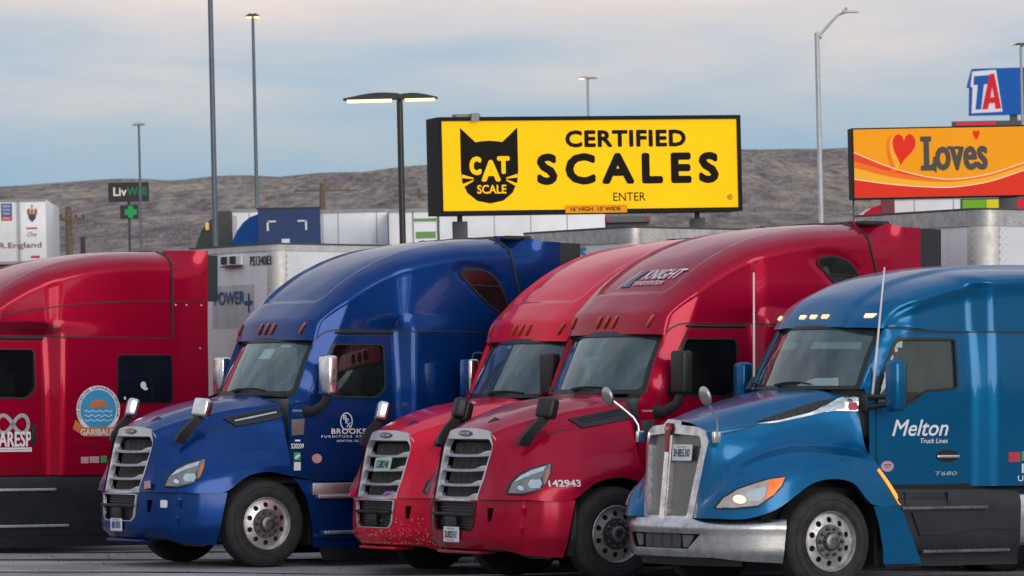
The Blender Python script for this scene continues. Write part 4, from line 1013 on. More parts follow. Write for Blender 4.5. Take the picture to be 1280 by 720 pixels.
# ------------------------------------------------------------------ trailers (in the frame of their truck)
def trailer(origin, X0, label, group, front=TRG, L=14.6, corner=.16, top=4.10, deep_rail=False, scale=1.0, yaw=0):
    M = truck_matrix(origin, scale)
    if yaw: M = M @ Matrix.Translation((-X0, 0, 0)) @ Matrix.Rotation(R(yaw), 4, 'Z') @ Matrix.Translation((X0, 0, 0))
    root = empty('semi_trailer', M); tag(root, label, 'trailer', group)
    zb = 1.12; W = 1.3; rail = .19 if deep_rail else .09
    q = MB(); q.box(X0 + .005, X0 + .03, -W + corner, W - corner, zb, top - rail); fw = q.build('front_wall', front, root, truck=True)
    q = MB()
    ins = W - .012
    for s in (1, -1): q.box(X0 + corner, X0 + L, (ins if s > 0 else -W), (W if s > 0 else -ins), zb + .18, top - rail)
    q.build('side_wall', TRW, root, truck=True)
    # rounded corner posts
    for s in (1, -1):
        q = MB()
        pts = [(X0 + corner + (corner + .004) * math.sin(R(a)) * -1, s * (W - corner + (corner + .004) * math.cos(R(a)))) for a in range(-18, 109, 9)]
        vs = [(x, y, z) for z in (zb, top - (rail if not deep_rail else rail)) for x, y in pts]; k = len(pts)
        q.add(vs, [(i, i + 1, k + i + 1, k + i) for i in range(k - 1)])
        q.build('corner_post', chrome('corner_aluminium', (.80, .78, .75), .55, .10), root, truck=True, ang=60)
    # rails
    q = MB()
    zt = top - rail
    pts = [(X0 - .012 + 0, -W + corner)] + []
    def ring(off, zc0, zc1):
        P_ = []
        for s, rng in ((-1, range(0, 91, 10)), (1, range(90, -1, -10))):
            for a in rng: P_.append((X0 + corner - (corner + off) * math.sin(R(a)), s * (W - corner + (corner + off) * math.cos(R(a)))))
        P_ = [(X0 + L, -W - off)] + P_ + [(X0 + L, W + off)]
        k = len(P_); vs = [(x, y, z) for z in (zc0, zc1) for x, y in P_]
        q.add(vs, [(i, i + 1, k + i + 1, k + i) for i in range(k - 1)])
        return P_
    P1 = ring(.012, zt, top)
    q.build('top_rail', chrome('rail_aluminium', (.55, .55, .55), .45, .25) if deep_rail else flat('rail_white', (.55, .56, .57), .45, noise_amt=.15), root, truck=True, ang=60)
    q = MB(); P2 = ring(.02, top - .008, top + .014); q.add([(x, y, top + .014) for x, y in P2], [tuple(range(len(P2)))]); q.build('roof', flat('trailer_roof_edge', (.07, .07, .07), .6), root, truck=True, ang=30)
    q = MB(); q.box(X0 + .1, X0 + L, W - .03, W + .012, zb, zb + .18); q.box(X0 + .1, X0 + L, -W - .012, -W + .03, zb, zb + .18); q.box(X0 + .05, X0 + L, -W + .04, W - .04, zb, zb + .12); q.build('floor_frame', STEELD, root, truck=True)
    q = MB(); q.box(X0 + L - .05, X0 + L, -W, W, zb, top); q.build('rear_door', TRW, root, truck=True)
    # rivets
    q = MB()
    def riv(x, y, z, ax):
        r = .0045
        if ax == 'x': q.box(x - .006, x, y - r, y + r, z - r, z + r)
        else: q.box(x - r, x + r, y, y + .006, z - r, z + r)
    for yy in (-.95, -.35, .05, .65, 1.12):
        z = 2.0
        while z < zt - .03: riv(X0 + .004, yy, z, 'x'); riv(X0 + .004, yy + .045, z + .03, 'x'); z += .075
    for i in range(32): riv(X0 - .008 if i % 2 else X0 - .008, -1.12 + i * .07, zt + .02, 'x')
    for k in range(4):
        x = X0 + .30 + k * 1.22; z = 2.0
        while z < zt - .03: riv(x, W + .003, z, 'y'); riv(x + .05, W + .003, z + .03, 'y'); z += .085
    for i in range(60): riv(X0 + .3 + i * .085, W + .012, zt + (.03 if i % 2 else .055), 'y')
    if deep_rail:
        for zz in (zt + .05, zt + .10, zt + .15):
            for i in range(60): riv(X0 + .25 + i * .1, W + .013, zz, 'y')
    for a in range(-10, 109, 30):
        x = X0 + corner - (corner + .008) * math.sin(R(a)); y = W - corner + (corner + .008) * math.cos(R(a)); z = 2.2
        if a in (-10, 80):
            while z < zt - .03: q.box(x - .008, x + .008, y - .008, y + .008, z - .008, z + .008); z += .085
    q.build('rivets', RIVET, root, truck=True, smooth=False, weld=False)['kind'] = 'stuff'
    for x in (X0 + L - 1.4, X0 + L - 2.7):
        for s in (1, -1):
            q = MB(); q.lathe([(.29, -.03 * s), (.45, 0), (.5, -.03 * s), (.515, -.05 * s), (.515, -.5 * s), (.3, -.55 * s)], (x, 1.25 * s, .515), 32); r_ = q.build('wheel', RUBBER, root, truck=True)
            q = MB(); q.lathe([(.30, -.02 * s), (.28, -.06 * s), (.2, -.14 * s), (.12, .0), (0, 0)], (x, 1.25 * s, .515), 24); q.build('rim', ALUD, r_, truck=True)
        q = MB(); q.tube([(x, -1.1, .515), (x, 1.1, .515)], .07, 10); q.build('axle', DARK, root, truck=True)
    for s in (1, -1):
        q = MB(); q.box(X0 + 2.6, X0 + 2.72, .8 * s - .06, .8 * s + .06, .25, zb); q.box(X0 + 2.52, X0 + 2.8, .8 * s - .12, .8 * s + .12, .22, .25); q.build('landing_leg', STEELD, root, truck=True)
    sh = Shell(); sh.root = root; sh.front = lambda a, b: (Vector((X0 + .004, a, b)), Vector((-1, 0, 0))); sh.fw = fw; sh.X0 = X0
    return sh
# ------------------------------------------------------------------ the vehicles in the row
RED1 = paint('crimson_paint', (.37, .0004, .026), .35)
BLUE = paint('royal_blue_paint', (.0003, .037, .185), .5)
RED2 = paint('bright_red_paint', (.78, .006, .040), .3)
RED3 = paint('deep_red_paint', (.37, .0015, .030), .35)
TEAL = paint('ocean_blue_paint', (.0003, .105, .26), .5)
O_LEFT, O_BLUE, O_RED2, O_KN, O_KW = (-8.254, 58.298, -2.523), (-3.581, 53.852, -2.565), (-.504, 52.185, -2.649), (.443, 49.481, -2.594), (2.563, 46.765, -2.604)
GT = 'semi trucks parked side by side in the lot'
GTR = 'white box trailers coupled behind the parked semi trucks'
def dec(parent, name, mat, fn):
    q = MB(); fn(q); return q.build(name, mat, parent, truck=True, smooth=False, weld=False)
GREENV = flat('green_vinyl', (.03, .35, .12), .5); NAVYV = flat('navy_vinyl', (.03, .10, .26), .5); REDV = flat('red_vinyl', (.5, .03, .05), .5)
PINKV = flat('pink_vinyl', (.55, .30, .34), .5); ORANGEV = flat('orange_vinyl', (.62, .17, .05), .5); SKYV = flat('sky_blue_vinyl', (.04, .30, .55), .5)
GREYV = flat('grey_vinyl', (.35, .37, .39), .5); PURPV = flat('purple_vinyl', (.35, .12, .5), .5)
# --- far left truck
t = cascadia('a', O_LEFT, RED1, 'dark red sleeper truck cut by the left edge, round GARIBALDI emblem on its side', GT,
             variant='left', skirt=SKIRT, tear=False)
sf = sidef
dec(t.door, 'door_lettering', WHITE, lambda q: (text(q, 'ARESP', 1.13, 1.60, 1.37, 1.57, sf, .014, .03), strip(q, [(1.05, 1.335), (1.60, 1.335)], sf, .055, .0135)))
dec(t.door, 'door_small_print', INK, lambda q: text(q, 'Transportation Solutions LLC', 1.02, 1.58, 1.32, 1.348, sf, .016))
inf = [(1.33 + .17 * math.cos(R(a)) / (1 + math.sin(R(a)) ** 2) * 1.3, 1.665 + .17 * 1.9 * math.sin(R(a)) * math.cos(R(a)) / (1 + math.sin(R(a)) ** 2)) for a in range(0, 361, 8)]
dec(t.door, 'infinity_symbol', GREYV, lambda q: strip(q, inf, sf, .05, .014))
ES = .012
ec = (2.50, 1.85); ER = .26
side_part = dec(t.root, 'sleeper_emblem', SKYV, lambda q: panel(q, circ(ec[0], ec[1], ER), sf, .002, .002, (), .06))
def ringp(q): panel(q, circ(ec[0], ec[1], .315), sf, .003, .001, [circ(ec[0], ec[1], ER)], .06)
dec(side_part, 'emblem_ring', WHITE, ringp)
def arc(s, rad, a0, a1, h):
    def warp(u, v):
        a = R(a0 + (a1 - a0) * u); r_ = rad + h * v; return ec[0] + r_ * math.cos(a), ec[1] + r_ * math.sin(a)
    return lambda q: text(q, s, 0, 1, 0, 1, sf, .006, .02, warp=warp)
dec(side_part, 'emblem_ring_lettering', NAVYV, arc('LOS REYES DEL CAMARON SINALOA', .27, 205, -20, .035))
dec(side_part, 'emblem_waves', WHITE, lambda q: [strip(q, [(ec[0] - .2 + i * .02, ec[1] - .02 - j * .06 + .012 * math.sin(i * 1.3 + j)) for i in range(21)], sf, .010, .005) for j in range(3)])
dec(side_part, 'emblem_sunset', ORANGEV, lambda q: panel(q, circ(ec[0], ec[1] + .03, .13, .10, 20, 0, 180), sf, .0065, .001, (), .05))
dec(side_part, 'emblem_ribbon', ORANGEV, lambda q: panel(q, [(2.17, 1.72), (2.30, 1.62), (2.70, 1.62), (2.84, 1.70), (2.86, 1.56), (2.70, 1.50), (2.30, 1.50), (2.13, 1.60)], sf, .007, .001, (), .06))
dec(side_part, 'ribbon_lettering', WHITE, lambda q: text(q, 'GARIBALDI', 2.24, 2.76, 1.515, 1.60, sf, .010, .03))
dec(t.root, 'sleeper_small_print', flat('faint_red', (.12, .004, .01), .5), lambda q: (text(q, 'Apatzingan Michoacan', 2.15, 2.85, 1.43, 1.465, sf, .003), text(q, 'Los Reyes', 2.35, 2.8, 1.38, 1.41, sf, .003)))
dec(t.root, 'side_sticker', PINKV, lambda q: (panel(q, [(2.30 - .05, 1.15), (2.36, 1.15), (2.36, 1.235), (2.25, 1.235)], sf, .003, .001), panel(q, [(2.375, 1.155), (2.51, 1.155), (2.51, 1.24), (2.375, 1.24)], sf, .003, .001)))
dec(t.root, 'side_sticker', GREENV, lambda q: panel(q, [(2.535, 1.16), (2.62, 1.16), (2.62, 1.245), (2.535, 1.245)], sf, .003, .001))
dec(t.root, 'window_sticker', WHITE, lambda q: (panel(q, circ(3.15, 2.17, .042, .048), sf, .014, .001), panel(q, circ(3.18, 2.125, .035, .022), sf, .0145, .001), panel(q, circ(2.88, 2.0, .014, .022), sf, .014, .001)))
def fast(q):
    for x, z in ((3.64, 2.66), (3.80, 2.66), (4.0, 2.66), (3.64, 3.23), (3.8, 3.23), (4.02, 3.23)): q.box(x - .012, x + .012, 1.19, 1.205, z - .012, z + .012)
dec(t.root, 'fastener', ALU, fast)
# --- royal blue truck
t = cascadia('b', O_BLUE, BLUE, 'royal blue sleeper truck with BROOKS lettered on its door and silver grille', GT, mirror_mat=CHROME, hoodhead=CHROME, ventchrome=True)
def mono(q):
    strip(q, circ(1.12, 1.715, .078, .10, 28) + [(1.198, 1.715)], sf, .012, .0135)
    text(q, 'B', 1.075, 1.125, 1.735, 1.79, sf, .0135, .02); text(q, 'F', 1.105, 1.15, 1.69, 1.745, sf, .0145, .02); text(q, 'X', 1.12, 1.175, 1.645, 1.70, sf, .0135, .02)
dec(t.door, 'door_monogram', WHITE, mono)
dec(t.door, 'door_lettering', WHITE, lambda q: (text(q, 'BROOKS', .915, 1.385, 1.565, 1.63, sf, .0135, .035, spacing=1.1), text(q, 'FURNITURE XPRESS', .78, 1.50, 1.52, 1.55, sf, .0135, .02, spacing=1.5), text(q, 'NEWTON, NC', .99, 1.29, 1.465, 1.495, sf, .0135, .02, spacing=1.2)))
dec(t.door, 'door_sticker', PINKV, lambda q: panel(q, circ(.72, 1.275, .068, .055, 20), sf, .012, .001))
dec(t.root, 'fleet_number', WHITE, lambda q: (text(q, '520209', .375, .545, 1.395, 1.455, sf, .006, .025), panel(q, [(.43, 1.48), (.50, 1.48), (.50, 1.50), (.43, 1.50)], sf, .003, .001)))
dec(t.root, 'post_sticker', GREENV, lambda q: panel(q, [(.415, 1.255), (.505, 1.255), (.505, 1.35), (.415, 1.35)], sf, .003, .001))
dec(t.root, 'post_sticker', WHITE, lambda q: (panel(q, [(.415, 1.135), (.505, 1.135), (.505, 1.235), (.415, 1.235)], sf, .003, .001), strip(q, [(.43, 1.28), (.49, 1.32)], sf, .03, .006)))
dec(t.root, 'model_script', WHITE, lambda q: text(q, 'CASCADIA', .39, .54, 1.835, 1.855, sf, .012, 0, .3))
dec(t.hood, 'hood_sticker', PINKV, lambda q: panel(q, [(.60, .93), (.74, .94), (.73, 1.03), (.605, 1.02)], frontcast(bvh_of_obj(t.hood)) if False else (lambda a, b: (Vector((-1.30 + .10 * (a - .6), a, b)), Vector((-1, 0, 0)))), .012, .001))
bs_ = t.bs
plate_plane = lambda a, b: (Vector((-1.368, a, b + .04)), Vector((-1, 0, 0)))
dec(t.bumper, 'licence_plate', PLATEW, lambda q: panel(q, rp([(-.12, .535), (.17, .535), (.17, .385), (-.12, .385)], .01), plate_plane, .024, .008, (), .02))
dec(t.bumper, 'plate_lettering', NAVYV, lambda q: (text(q, 'S85', .02, .15, .42, .50, plate_plane, .036, .01), text(q, 'MISSOURI', -.05, .11, .51, .525, plate_plane, .036), panel(q, circ(-.04, .455, .045), plate_plane, .0345, 0, (), .02)))
dec(t.bumper, 'tow_cover', PLATEW, lambda q: panel(q, rp([(.80, .80), (.89, .80), (.89, .71), (.80, .71)], .02), bs_, .022, .006))
def stickers(t, L):
    for (a0, a1, b0, b1, mt) in L: dec(t.ws, 'windshield_sticker', mt, lambda q: panel(q, [(a0, b0), (a1, b0), (a1, b1), (a0, b1)], t.wsf, -.012, .001))
STK = flat('sticker_white', (.62, .70, .68), .7)
stickers(t, [(-.80, -.55, .82, .90, STK), (-.42, -.34, .54, .57, STK), (.12, .40, .66, .84, STK), (.48, .66, .88, .92, STK), (.52, .60, .78, .84, GREENV)])
tb = trailer(O_BLUE, 5.0, 'white riveted trailer behind the royal blue truck, its ribbed top rail over the red roofs', GTR, front=TRW, deep_rail=True)
dec(tb.fw, 'front_marking', SKYV, lambda q: (text(q, '1S', .04, .31, 3.72, 3.89, tb.front, .012, .06)))
tl = trailer(O_LEFT, 5.06, 'white riveted trailer lettered POWER+ and PS134083 behind the dark red truck', GTR, top=4.06)
f_ = tl.front
dec(tl.fw, 'front_lettering', NAVYV, lambda q: (text(q, 'POWER', -.43, .46, 3.27, 3.45, f_, .012, .03), strip(q, [(.57, 3.15), (.57, 3.41)], f_, .055, .004), strip(q, [(.46, 3.28), (.68, 3.285)], f_, .06, .005)))
dec(tl.fw, 'number_lettering', INK, lambda q: text(q, 'PS134083', .62, 1.22, 3.78, 3.91, f_, .012, .03))
dec(tl.fw, 'sticker_field', flat('sticker_field', (.58, .60, .62), .6), lambda q: panel(q, [(-.50, 3.53), (.72, 3.53), (.72, 2.95), (-.50, 2.95)], f_, .001, 0, (), .3))
def mk_(q): q.box(5.06 - .05, 5.06, -.15, .42, 3.80, 3.93, .006)
lamp = dec(tl.root, 'marker_housing', WHITE, mk_)
dec(lamp, 'marker_lens', INK, lambda q: (q.box(4.99, 5.01, -.12, .02, 3.82, 3.92), q.box(4.99, 5.01, .14, .28, 3.82, 3.92), q.box(4.99, 5.03, -.15, .42, 3.775, 3.79)))
# --- bright red truck
t2 = cascadia('c', O_RED2, RED2, 'bright red truck between the royal blue and KNIGHT trucks, green plate in its grille', GT, mirror_mat=CHROME, mirror_far=CHROME, hoodhead=BLACK, hoodhead_far=CHROME)
gs2, bs2 = t2.gs, t2.bs
dec(t2.grille, 'licence_plate', flat('plate_green', (.45, .60, .52), .5), lambda q: panel(q, rp([(-.10, 1.33), (.24, 1.345), (.24, 1.19), (-.10, 1.175)], .012), gs2, .045, .006))
dec(t2.grille, 'plate_lettering', INK, lambda q: text(q, 'CG80248', -.06, .20, 1.215, 1.305, gs2, .053, .01))
dec(t2.grille, 'grille_sticker', PURPV, lambda q: panel(q, [(.20, .90), (.40, .94), (.40, .96), (.25, .95)], gs2, .05, .001))
stickers(t2, [(-.22, -.08, .88, .93, STK), (-.72, -.55, .05, .12, STK)])
dec(t2.ws, 'hanging_ornament', flat('ornament', (.5, .5, .3), .6), lambda q: (panel(q, circ(-.13, .76, .045, .07, 14), t2.wsf, -.05, .02), strip(q, [(-.13, .9), (-.13, .2)], t2.wsf, .008, -.05)))
frost = flat('paint_chips', (.62, .50, .50), .8)
def chips(q):
    rnd = random.Random(3)
    for i in range(420):
        s_ = rnd.uniform(-1.1, 1.1); z = .38 + .22 * rnd.random() ** 2.2 * (1.3 if rnd.random() < .5 else .8); r_ = rnd.uniform(.003, .009)
        panel_pts = [(s_ + r_ * rnd.uniform(.6, 1.4), z), (s_, z + r_), (s_ - r_ * rnd.uniform(.6, 1.4), z), (s_, z - r_)]
        q.add([bs2(*p)[0] + bs2(*p)[1] * .0225 for p in panel_pts], [(0, 1, 2, 3)])
o = dec(t2.bumper, 'paint_chips', frost, chips); o['kind'] = 'stuff'
# --- KNIGHT truck
t3 = cascadia('d', O_KN, RED3, 'deep red sleeper truck with white KNIGHT lettering on its roof and number 142943', GT, mirror_mat=BLACK, mirror_far=BLACK, lower=BLACK, hoodhead=BLACK, hoodhead_far=BLACK, rim=ALUD)
rf = t3.rf
dec(t3.roof, 'roof_lettering', WHITE, lambda q: (text(q, 'KNIGHT', -.02, .66, 3.30, 3.41, rf, .012, .02, .3), text(q, 'TRANSPORTATION', -.10, .48, 3.235, 3.28, rf, .012, .006, .2)))
dec(t3.roof, 'horse_logo', flat('logo_grey', (.10, .15, .19), .5), lambda q: panel(q, [(-.32, 3.22), (-.15, 3.225), (-.14, 3.30), (-.08, 3.38), (-.06, 3.41), (-.18, 3.40)], rf, .008, .001, (), .03))
dec(t3.roof, 'logo_highlight', WHITE, lambda q: (strip(q, [(-.36, 3.21), (-.19, 3.41)], rf, .012, .014), strip(q, [(-.25, 3.23), (-.22, 3.31), (-.14, 3.37)], rf, .012, .015)))
hs3 = t3.hs
for s_ in (1, -1): dec(t3.bumper, 'bumper_edge_rubber', BLACK, lambda q: strip(q, [(s_ * 1.655, .86), (s_ * 1.60, .58), (s_ * 1.56, .29)], t3.bs, .09, .023))
dec(t3.hood, 'fleet_number', WHITE, lambda q: text(q, '142943', -.80, -.455, 1.03, 1.105, hs3, .005, .05))
dec(t3.root, 'model_script', WHITE, lambda q: text(q, 'CASCADIA', .39, .54, 1.835, 1.855, sf, .012, 0, .3))
bs3 = t3.bs
dec(t3.bumper, 'licence_plate', PLATEW, lambda q: panel(q, rp([(-.12, .55), (.20, .55), (.20, .385), (-.12, .385)], .01), plate_plane, .024, .008, (), .02))
dec(t3.bumper, 'plate_lettering', INK, lambda q: (text(q, '2U02517', -.09, .17, .43, .505, plate_plane, .036, .008), text(q, 'INDIANA', -.04, .12, .522, .538, plate_plane, .036), text(q, 'APPORTIONED', -.04, .12, .396, .411, plate_plane, .036)))
tk = trailer(O_KN, 4.85, 'white trailer with a rounded bare metal corner, behind the KNIGHT truck', GTR, front=TRG, deep_rail=True, corner=.22, top=4.13)
# --- ocean blue truck on the right
t4 = kwtruck(O_KW, TEAL, 'ocean blue truck with Melton on its door, chrome bumper and tall mesh grille', GT)
s4 = t4.side
dec(t4.door, 'door_lettering', WHITE, lambda q: (text(q, 'Melton', .83, 1.55, 1.585, 1.755, s4, .014, .018, .3), text(q, 'Truck Lines', 1.19, 1.54, 1.51, 1.56, s4, .014, .012, .2)))
dec(t4.door, 'model_badge', ALU, lambda q: text(q, 'T680', 1.38, 1.66, 1.175, 1.215, s4, .016, .01, .2))
dec(t4.door, 'door_sticker', PINKV, lambda q: panel(q, circ(.775, 1.275, .08, .055, 20), s4, .013, .001))
dec(t4.door, 'sticker_print', NAVYV, lambda q: (strip(q, [(.73, 1.29), (.82, 1.29)], s4, .012, .017), strip(q, [(.74, 1.265), (.80, 1.265)], s4, .008, .017)))
dec(t4.root, 'side_sticker', REDV, lambda q: panel(q, [(2.25, 1.31), (2.40, 1.31), (2.40, 1.41), (2.25, 1.41)], s4, .003, .001))
dec(t4.root, 'side_sticker', GREENV, lambda q: panel(q, [(2.42, 1.32), (2.52, 1.32), (2.52, 1.42), (2.42, 1.42)], s4, .003, .001))
dec(t4.root, 'unit_number', WHITE, lambda q: (text(q, '15204', 2.42, 2.86, 1.19, 1.29, s4, .004, .03), text(q, 'USDOT 22', 2.37, 2.90, 1.105, 1.165, s4, .004, .02)))
gs4 = t4.gs
dec(t4.grille, 'licence_plate', PLATEW, lambda q: panel(q, rp([(.085, 1.50), (.375, 1.50), (.375, 1.335), (.085, 1.335)], .012), gs4, .056, .006))
dec(t4.grille, 'plate_lettering', INK, lambda q: (text(q, '3HB530', .11, .35, 1.375, 1.455, gs4, .064, .01), text(q, 'OKLAHOMA', .16, .30, 1.468, 1.483, gs4, .064)))
# ------------------------------------------------------------------ ground
def tk_lat(x, y): d = Vector((x + 3.581, y - 53.852, 0)); return d.dot(LAT), d.dot(BK)
def ground_z(x, y):
    z = terrain(x, y); a, b = tk_lat(x, y)
    z -= .055 * math.exp(-((a - 3.0) / 1.0) ** 2) * math.exp(-((b - 3) / 6) ** 2)
    return z
def sheet(xs, ys, zf):
    q = MB(); w = len(xs)
    q.add([(x, y, zf(x, y)) for y in ys for x in xs], [(j * w + i, j * w + i + 1, (j + 1) * w + i + 1, (j + 1) * w + i) for j in range(len(ys) - 1) for i in range(w - 1)])
    return q
def asphalt_mat():
    m_, nt, b = nodes('asphalt'); b.inputs['Roughness'].default_value = .85
    a = noise(nt, .6, 6, .6); c = noise(nt, 22, 6, .75); s = noise(nt, 90, 2, .5)
    mx = N(nt, 'ShaderNodeMath', operation='MULTIPLY'); nt.links.new(a, mx.inputs[0]); nt.links.new(c, mx.inputs[1])
    ad = N(nt, 'ShaderNodeMath', operation='ADD'); nt.links.new(mx.outputs[0], ad.inputs[0])
    m2 = N(nt, 'ShaderNodeMath', operation='MULTIPLY'); nt.links.new(s, m2.inputs[0]); m2.inputs[1].default_value = .34; nt.links.new(m2.outputs[0], ad.inputs[1])
    oc_ = ramp(nt, noise(nt, .35, 5, .6), [(.33, g3(.62)), (.47, g3(1))])
    asp_ = N(nt, 'ShaderNodeMix', data_type='RGBA', blend_type='MULTIPLY'); asp_.inputs[0].default_value = 1; nt.links.new(oc_, asp_.inputs[7]); nt.links.new(asp_.outputs[2], b.inputs['Base Color'])
    nt.links.new(ramp(nt, ad.outputs[0], [(.25, (.15, .138, .135)), (.42, (.32, .30, .295)), (.62, (.52, .49, .475))]), asp_.inputs[6])
    bp = N(nt, 'ShaderNodeBump'); bp.inputs['Strength'].default_value = .6; bp.inputs['Distance'].default_value = .02
    nt.links.new(c, bp.inputs['Height']); nt.links.new(bp.outputs[0], b.inputs['Normal']); return m_
ASPH = asphalt_mat()
xs = [-60 + i * 1.0 for i in range(131)]; ys = [-10 + i * 1.0 for i in range(96)]
o = sheet(xs, ys, ground_z).build('parking_lot', ASPH); struct(o)
LOTLINE = flat('dark_lot_line', (.018, .017, .018), .6, noise_amt=.3)  # narrow dark wavy lines laid across the asphalt
q = MB()
rnd = random.Random(5)
for yy, w in ((41.0, .05), (43.2, .10), (45.4, .05), (47.6, .14), (49.9, .08), (51.6, .16), (55.3, .42), (58.2, .34), (62.0, .2)):
    pts = []
    for i in range(121):
        x = -40 + i * .75; y = yy + .05 * x * .2 + .12 * math.sin(x * .5 + yy) + rnd.uniform(-.02, .02)
        pts.append((x, y))
    vs = [(x, y + s * w * (1 + .4 * math.sin(x * 3 + yy)), ground_z(x, y) + .006) for s in (-.5, .5) for x, y in pts]; k = len(pts)
    q.add(vs, [(i, i + 1, k + i + 1, k + i) for i in range(k - 1)])
struct(q.build('dark_lot_lines', LOTLINE))
q = MB()
for i in range(1500):
    x, y = rnd.uniform(-9, 9), rnd.uniform(40, 60); z = ground_z(x, y); r_ = rnd.uniform(.006, .02) * (1 if rnd.random() > .04 else 1.8)
    a = rnd.uniform(0, 6.3)
    c = Vector((x, y, z))
    q.add([c + Vector((r_ * math.cos(a + j * 1.57), r_ * math.sin(a + j * 1.57), 0)) for j in range(4)] + [c + Vector((0, 0, r_ * .8))], [(0, 1, 4), (1, 2, 4), (2, 3, 4), (3, 0, 4)])
o = q.build('gravel', flat('grit', (.13, .12, .11), .9, noise_amt=.5, nscale=3), smooth=False, weld=False); o['kind'] = 'stuff'; o['label'] = 'loose grit scattered over the asphalt'; o['category'] = 'gravel'
# terrain beyond the lot
def earth_mat():
    m_, nt, b = nodes('desert_ground'); b.inputs['Roughness'].default_value = 1
    b.inputs['Specular IOR Level'].default_value = .1
    a = noise(nt, .007, 7, .62, stretch=(1, .22, 1)); c = noise(nt, .10, 8, .72, stretch=(1, .10, 1)); s = noise(nt, .8, 4, .7, stretch=(1, .10, 1))
    A = ramp(nt, a, [(.40, (.165, .13, .145)), (.5, (.28, .225, .20)), (.60, (.43, .34, .25))])
    Cc = ramp(nt, c, [(.40, (.125, .10, .115)), (.5, (.26, .215, .205)), (.60, (.38, .315, .26))])
    mx = N(nt, 'ShaderNodeMix', data_type='RGBA'); mx.inputs[0].default_value = .55; nt.links.new(A, mx.inputs[6]); nt.links.new(Cc, mx.inputs[7])
    S_ = ramp(nt, s, [(.40, g3(.68)), (.60, g3(1.12))])
    m2 = N(nt, 'ShaderNodeMix', data_type='RGBA', blend_type='MULTIPLY'); m2.inputs[0].default_value = 1; nt.links.new(mx.outputs[2], m2.inputs[6]); nt.links.new(S_, m2.inputs[7])
    tcv = N(nt, 'ShaderNodeTexCoord'); mpv = N(nt, 'ShaderNodeMapping'); mpv.inputs['Scale'].default_value = (1, .13, 1)
    nt.links.new(tcv.outputs['Object'], mpv.inputs[0]); vr = N(nt, 'ShaderNodeTexVoronoi'); vr.inputs['Scale'].default_value = .42; nt.links.new(mpv.outputs[0], vr.inputs['Vector'])
    sp_ = ramp(nt, vr.outputs['Distance'], [(.22, (.34, .33, .36)), (.42, (1, 1, 1))])
    m3 = N(nt, 'ShaderNodeMix', data_type='RGBA', blend_type='MULTIPLY'); m3.inputs[0].default_value = .5; nt.links.new(m2.outputs[2], m3.inputs[6]); nt.links.new(sp_, m3.inputs[7])
    nt.links.new(m3.outputs[2], b.inputs['Base Color']); return m_
EARTH = earth_mat()
ys = [84.8 + i * 2.5 for i in range(30)]
while ys[-1] < 1500: ys.append(ys[-1] * 1.012)
ys += [1560, 1700, 2000, 2600, 4000]
xs = [-1600, -1000, -600, -420] + [-330 + i * 6.0 for i in range(111)] + [420, 600, 1000, 1600]
def tz(x, y):
    z = terrain(x, y)
    if y > 250: z += sm(250, 500, y) * (1.2 * math.sin(x * .05 + y * .013) * math.sin(y * .031) + .8 * math.sin(x * .11 + 2) * math.sin(y * .05 + 1))
    return z - .02
struct(sheet(xs, ys, tz).build('desert_hill', EARTH))
# surrounding ground for other directions
q = sheet([-1600, -800, -300, -60], [-1500, -600, -10, 30, 60, 85], lambda x, y: -.05 + (lot(-60, min(max(y, -10), 85))))
q2 = sheet([70, 300, 800, 1600], [-1500, -600, -10, 30, 60, 85], lambda x, y: -.05 + lot(70, min(max(y, -10), 85)) if True else 0)
struct(q.build('desert_ground', EARTH)); struct(q2.build('desert_ground', EARTH))
struct(sheet([-60, 5, 70], [-1500, -600, -10], lambda x, y: lot(x, -10)).build('desert_ground', EARTH))
# unseen low hills behind the camera, added to darken the trucks' side reflections
q = MB(); hr = random.Random(2); k = 80
for j in range(9):
    rr_ = 260 + j * 40
    for i in range(k):
        a_ = R(-15 - 170 * i / (k - 1)); h_ = (30 + 11 * math.sin(i * .21 + 1) + 7 * math.sin(i * .55) + 3 * math.sin(i * 1.3 + j)) * math.sin(math.pi * min(1, j / 5) / 2) * math.sin(math.pi * min(1, (i + 1) / 10) / 2) * math.sin(math.pi * min(1, (k - i) / 10) / 2)
        q.v.append((rr_ * math.cos(a_), rr_ * math.sin(a_), -2.5 + h_))
q.f = [(j * k + i, j * k + i + 1, (j + 1) * k + i + 1, (j + 1) * k + i) for j in range(8) for i in range(k - 1)]; q.mi = [0] * len(q.f)
struct(q.build('desert_hill', EARTH))
# scrub bushes on the slope
q = MB(); rnd = random.Random(11)
for i in range(6500):
    y = 170 + 330 * rnd.random() ** 1.25; hw = y * .13 + 6
    x = rnd.uniform(-hw, hw); s = rnd.uniform(.25, .6); z = tz(x, y)
    if math.sin(y * .09 + math.sin(x * .03) * 2) + rnd.uniform(-.8, .8) < -.2: continue
    for k in range(14):
        a1, r1 = rnd.uniform(0, 6.28), s * math.sqrt(rnd.random()) * 1.3; c = Vector((x + r1 * math.cos(a1), y + r1 * math.sin(a1), z + s * rnd.uniform(.0, .8)))
        d1 = Vector((rnd.uniform(-1, 1), rnd.uniform(-1, 1), rnd.uniform(.2, 1))).normalized() * s * .26; d2 = Vector((rnd.uniform(-1, 1), rnd.uniform(-1, 1), rnd.uniform(-1, 1))).normalized() * s * .09
        q.add([c - d1, c + d2, c + d1, c - d2], [(0, 1, 2, 3)])
o = q.build('scrub', flat('scrub_brush', (.24, .22, .22), 1, noise_amt=.35, nscale=.2, spec=.05), smooth=False, weld=False); o['kind'] = 'stuff'; o['label'] = 'grey brown sagebrush scrub covering the hillside'; o['category'] = 'scrub'
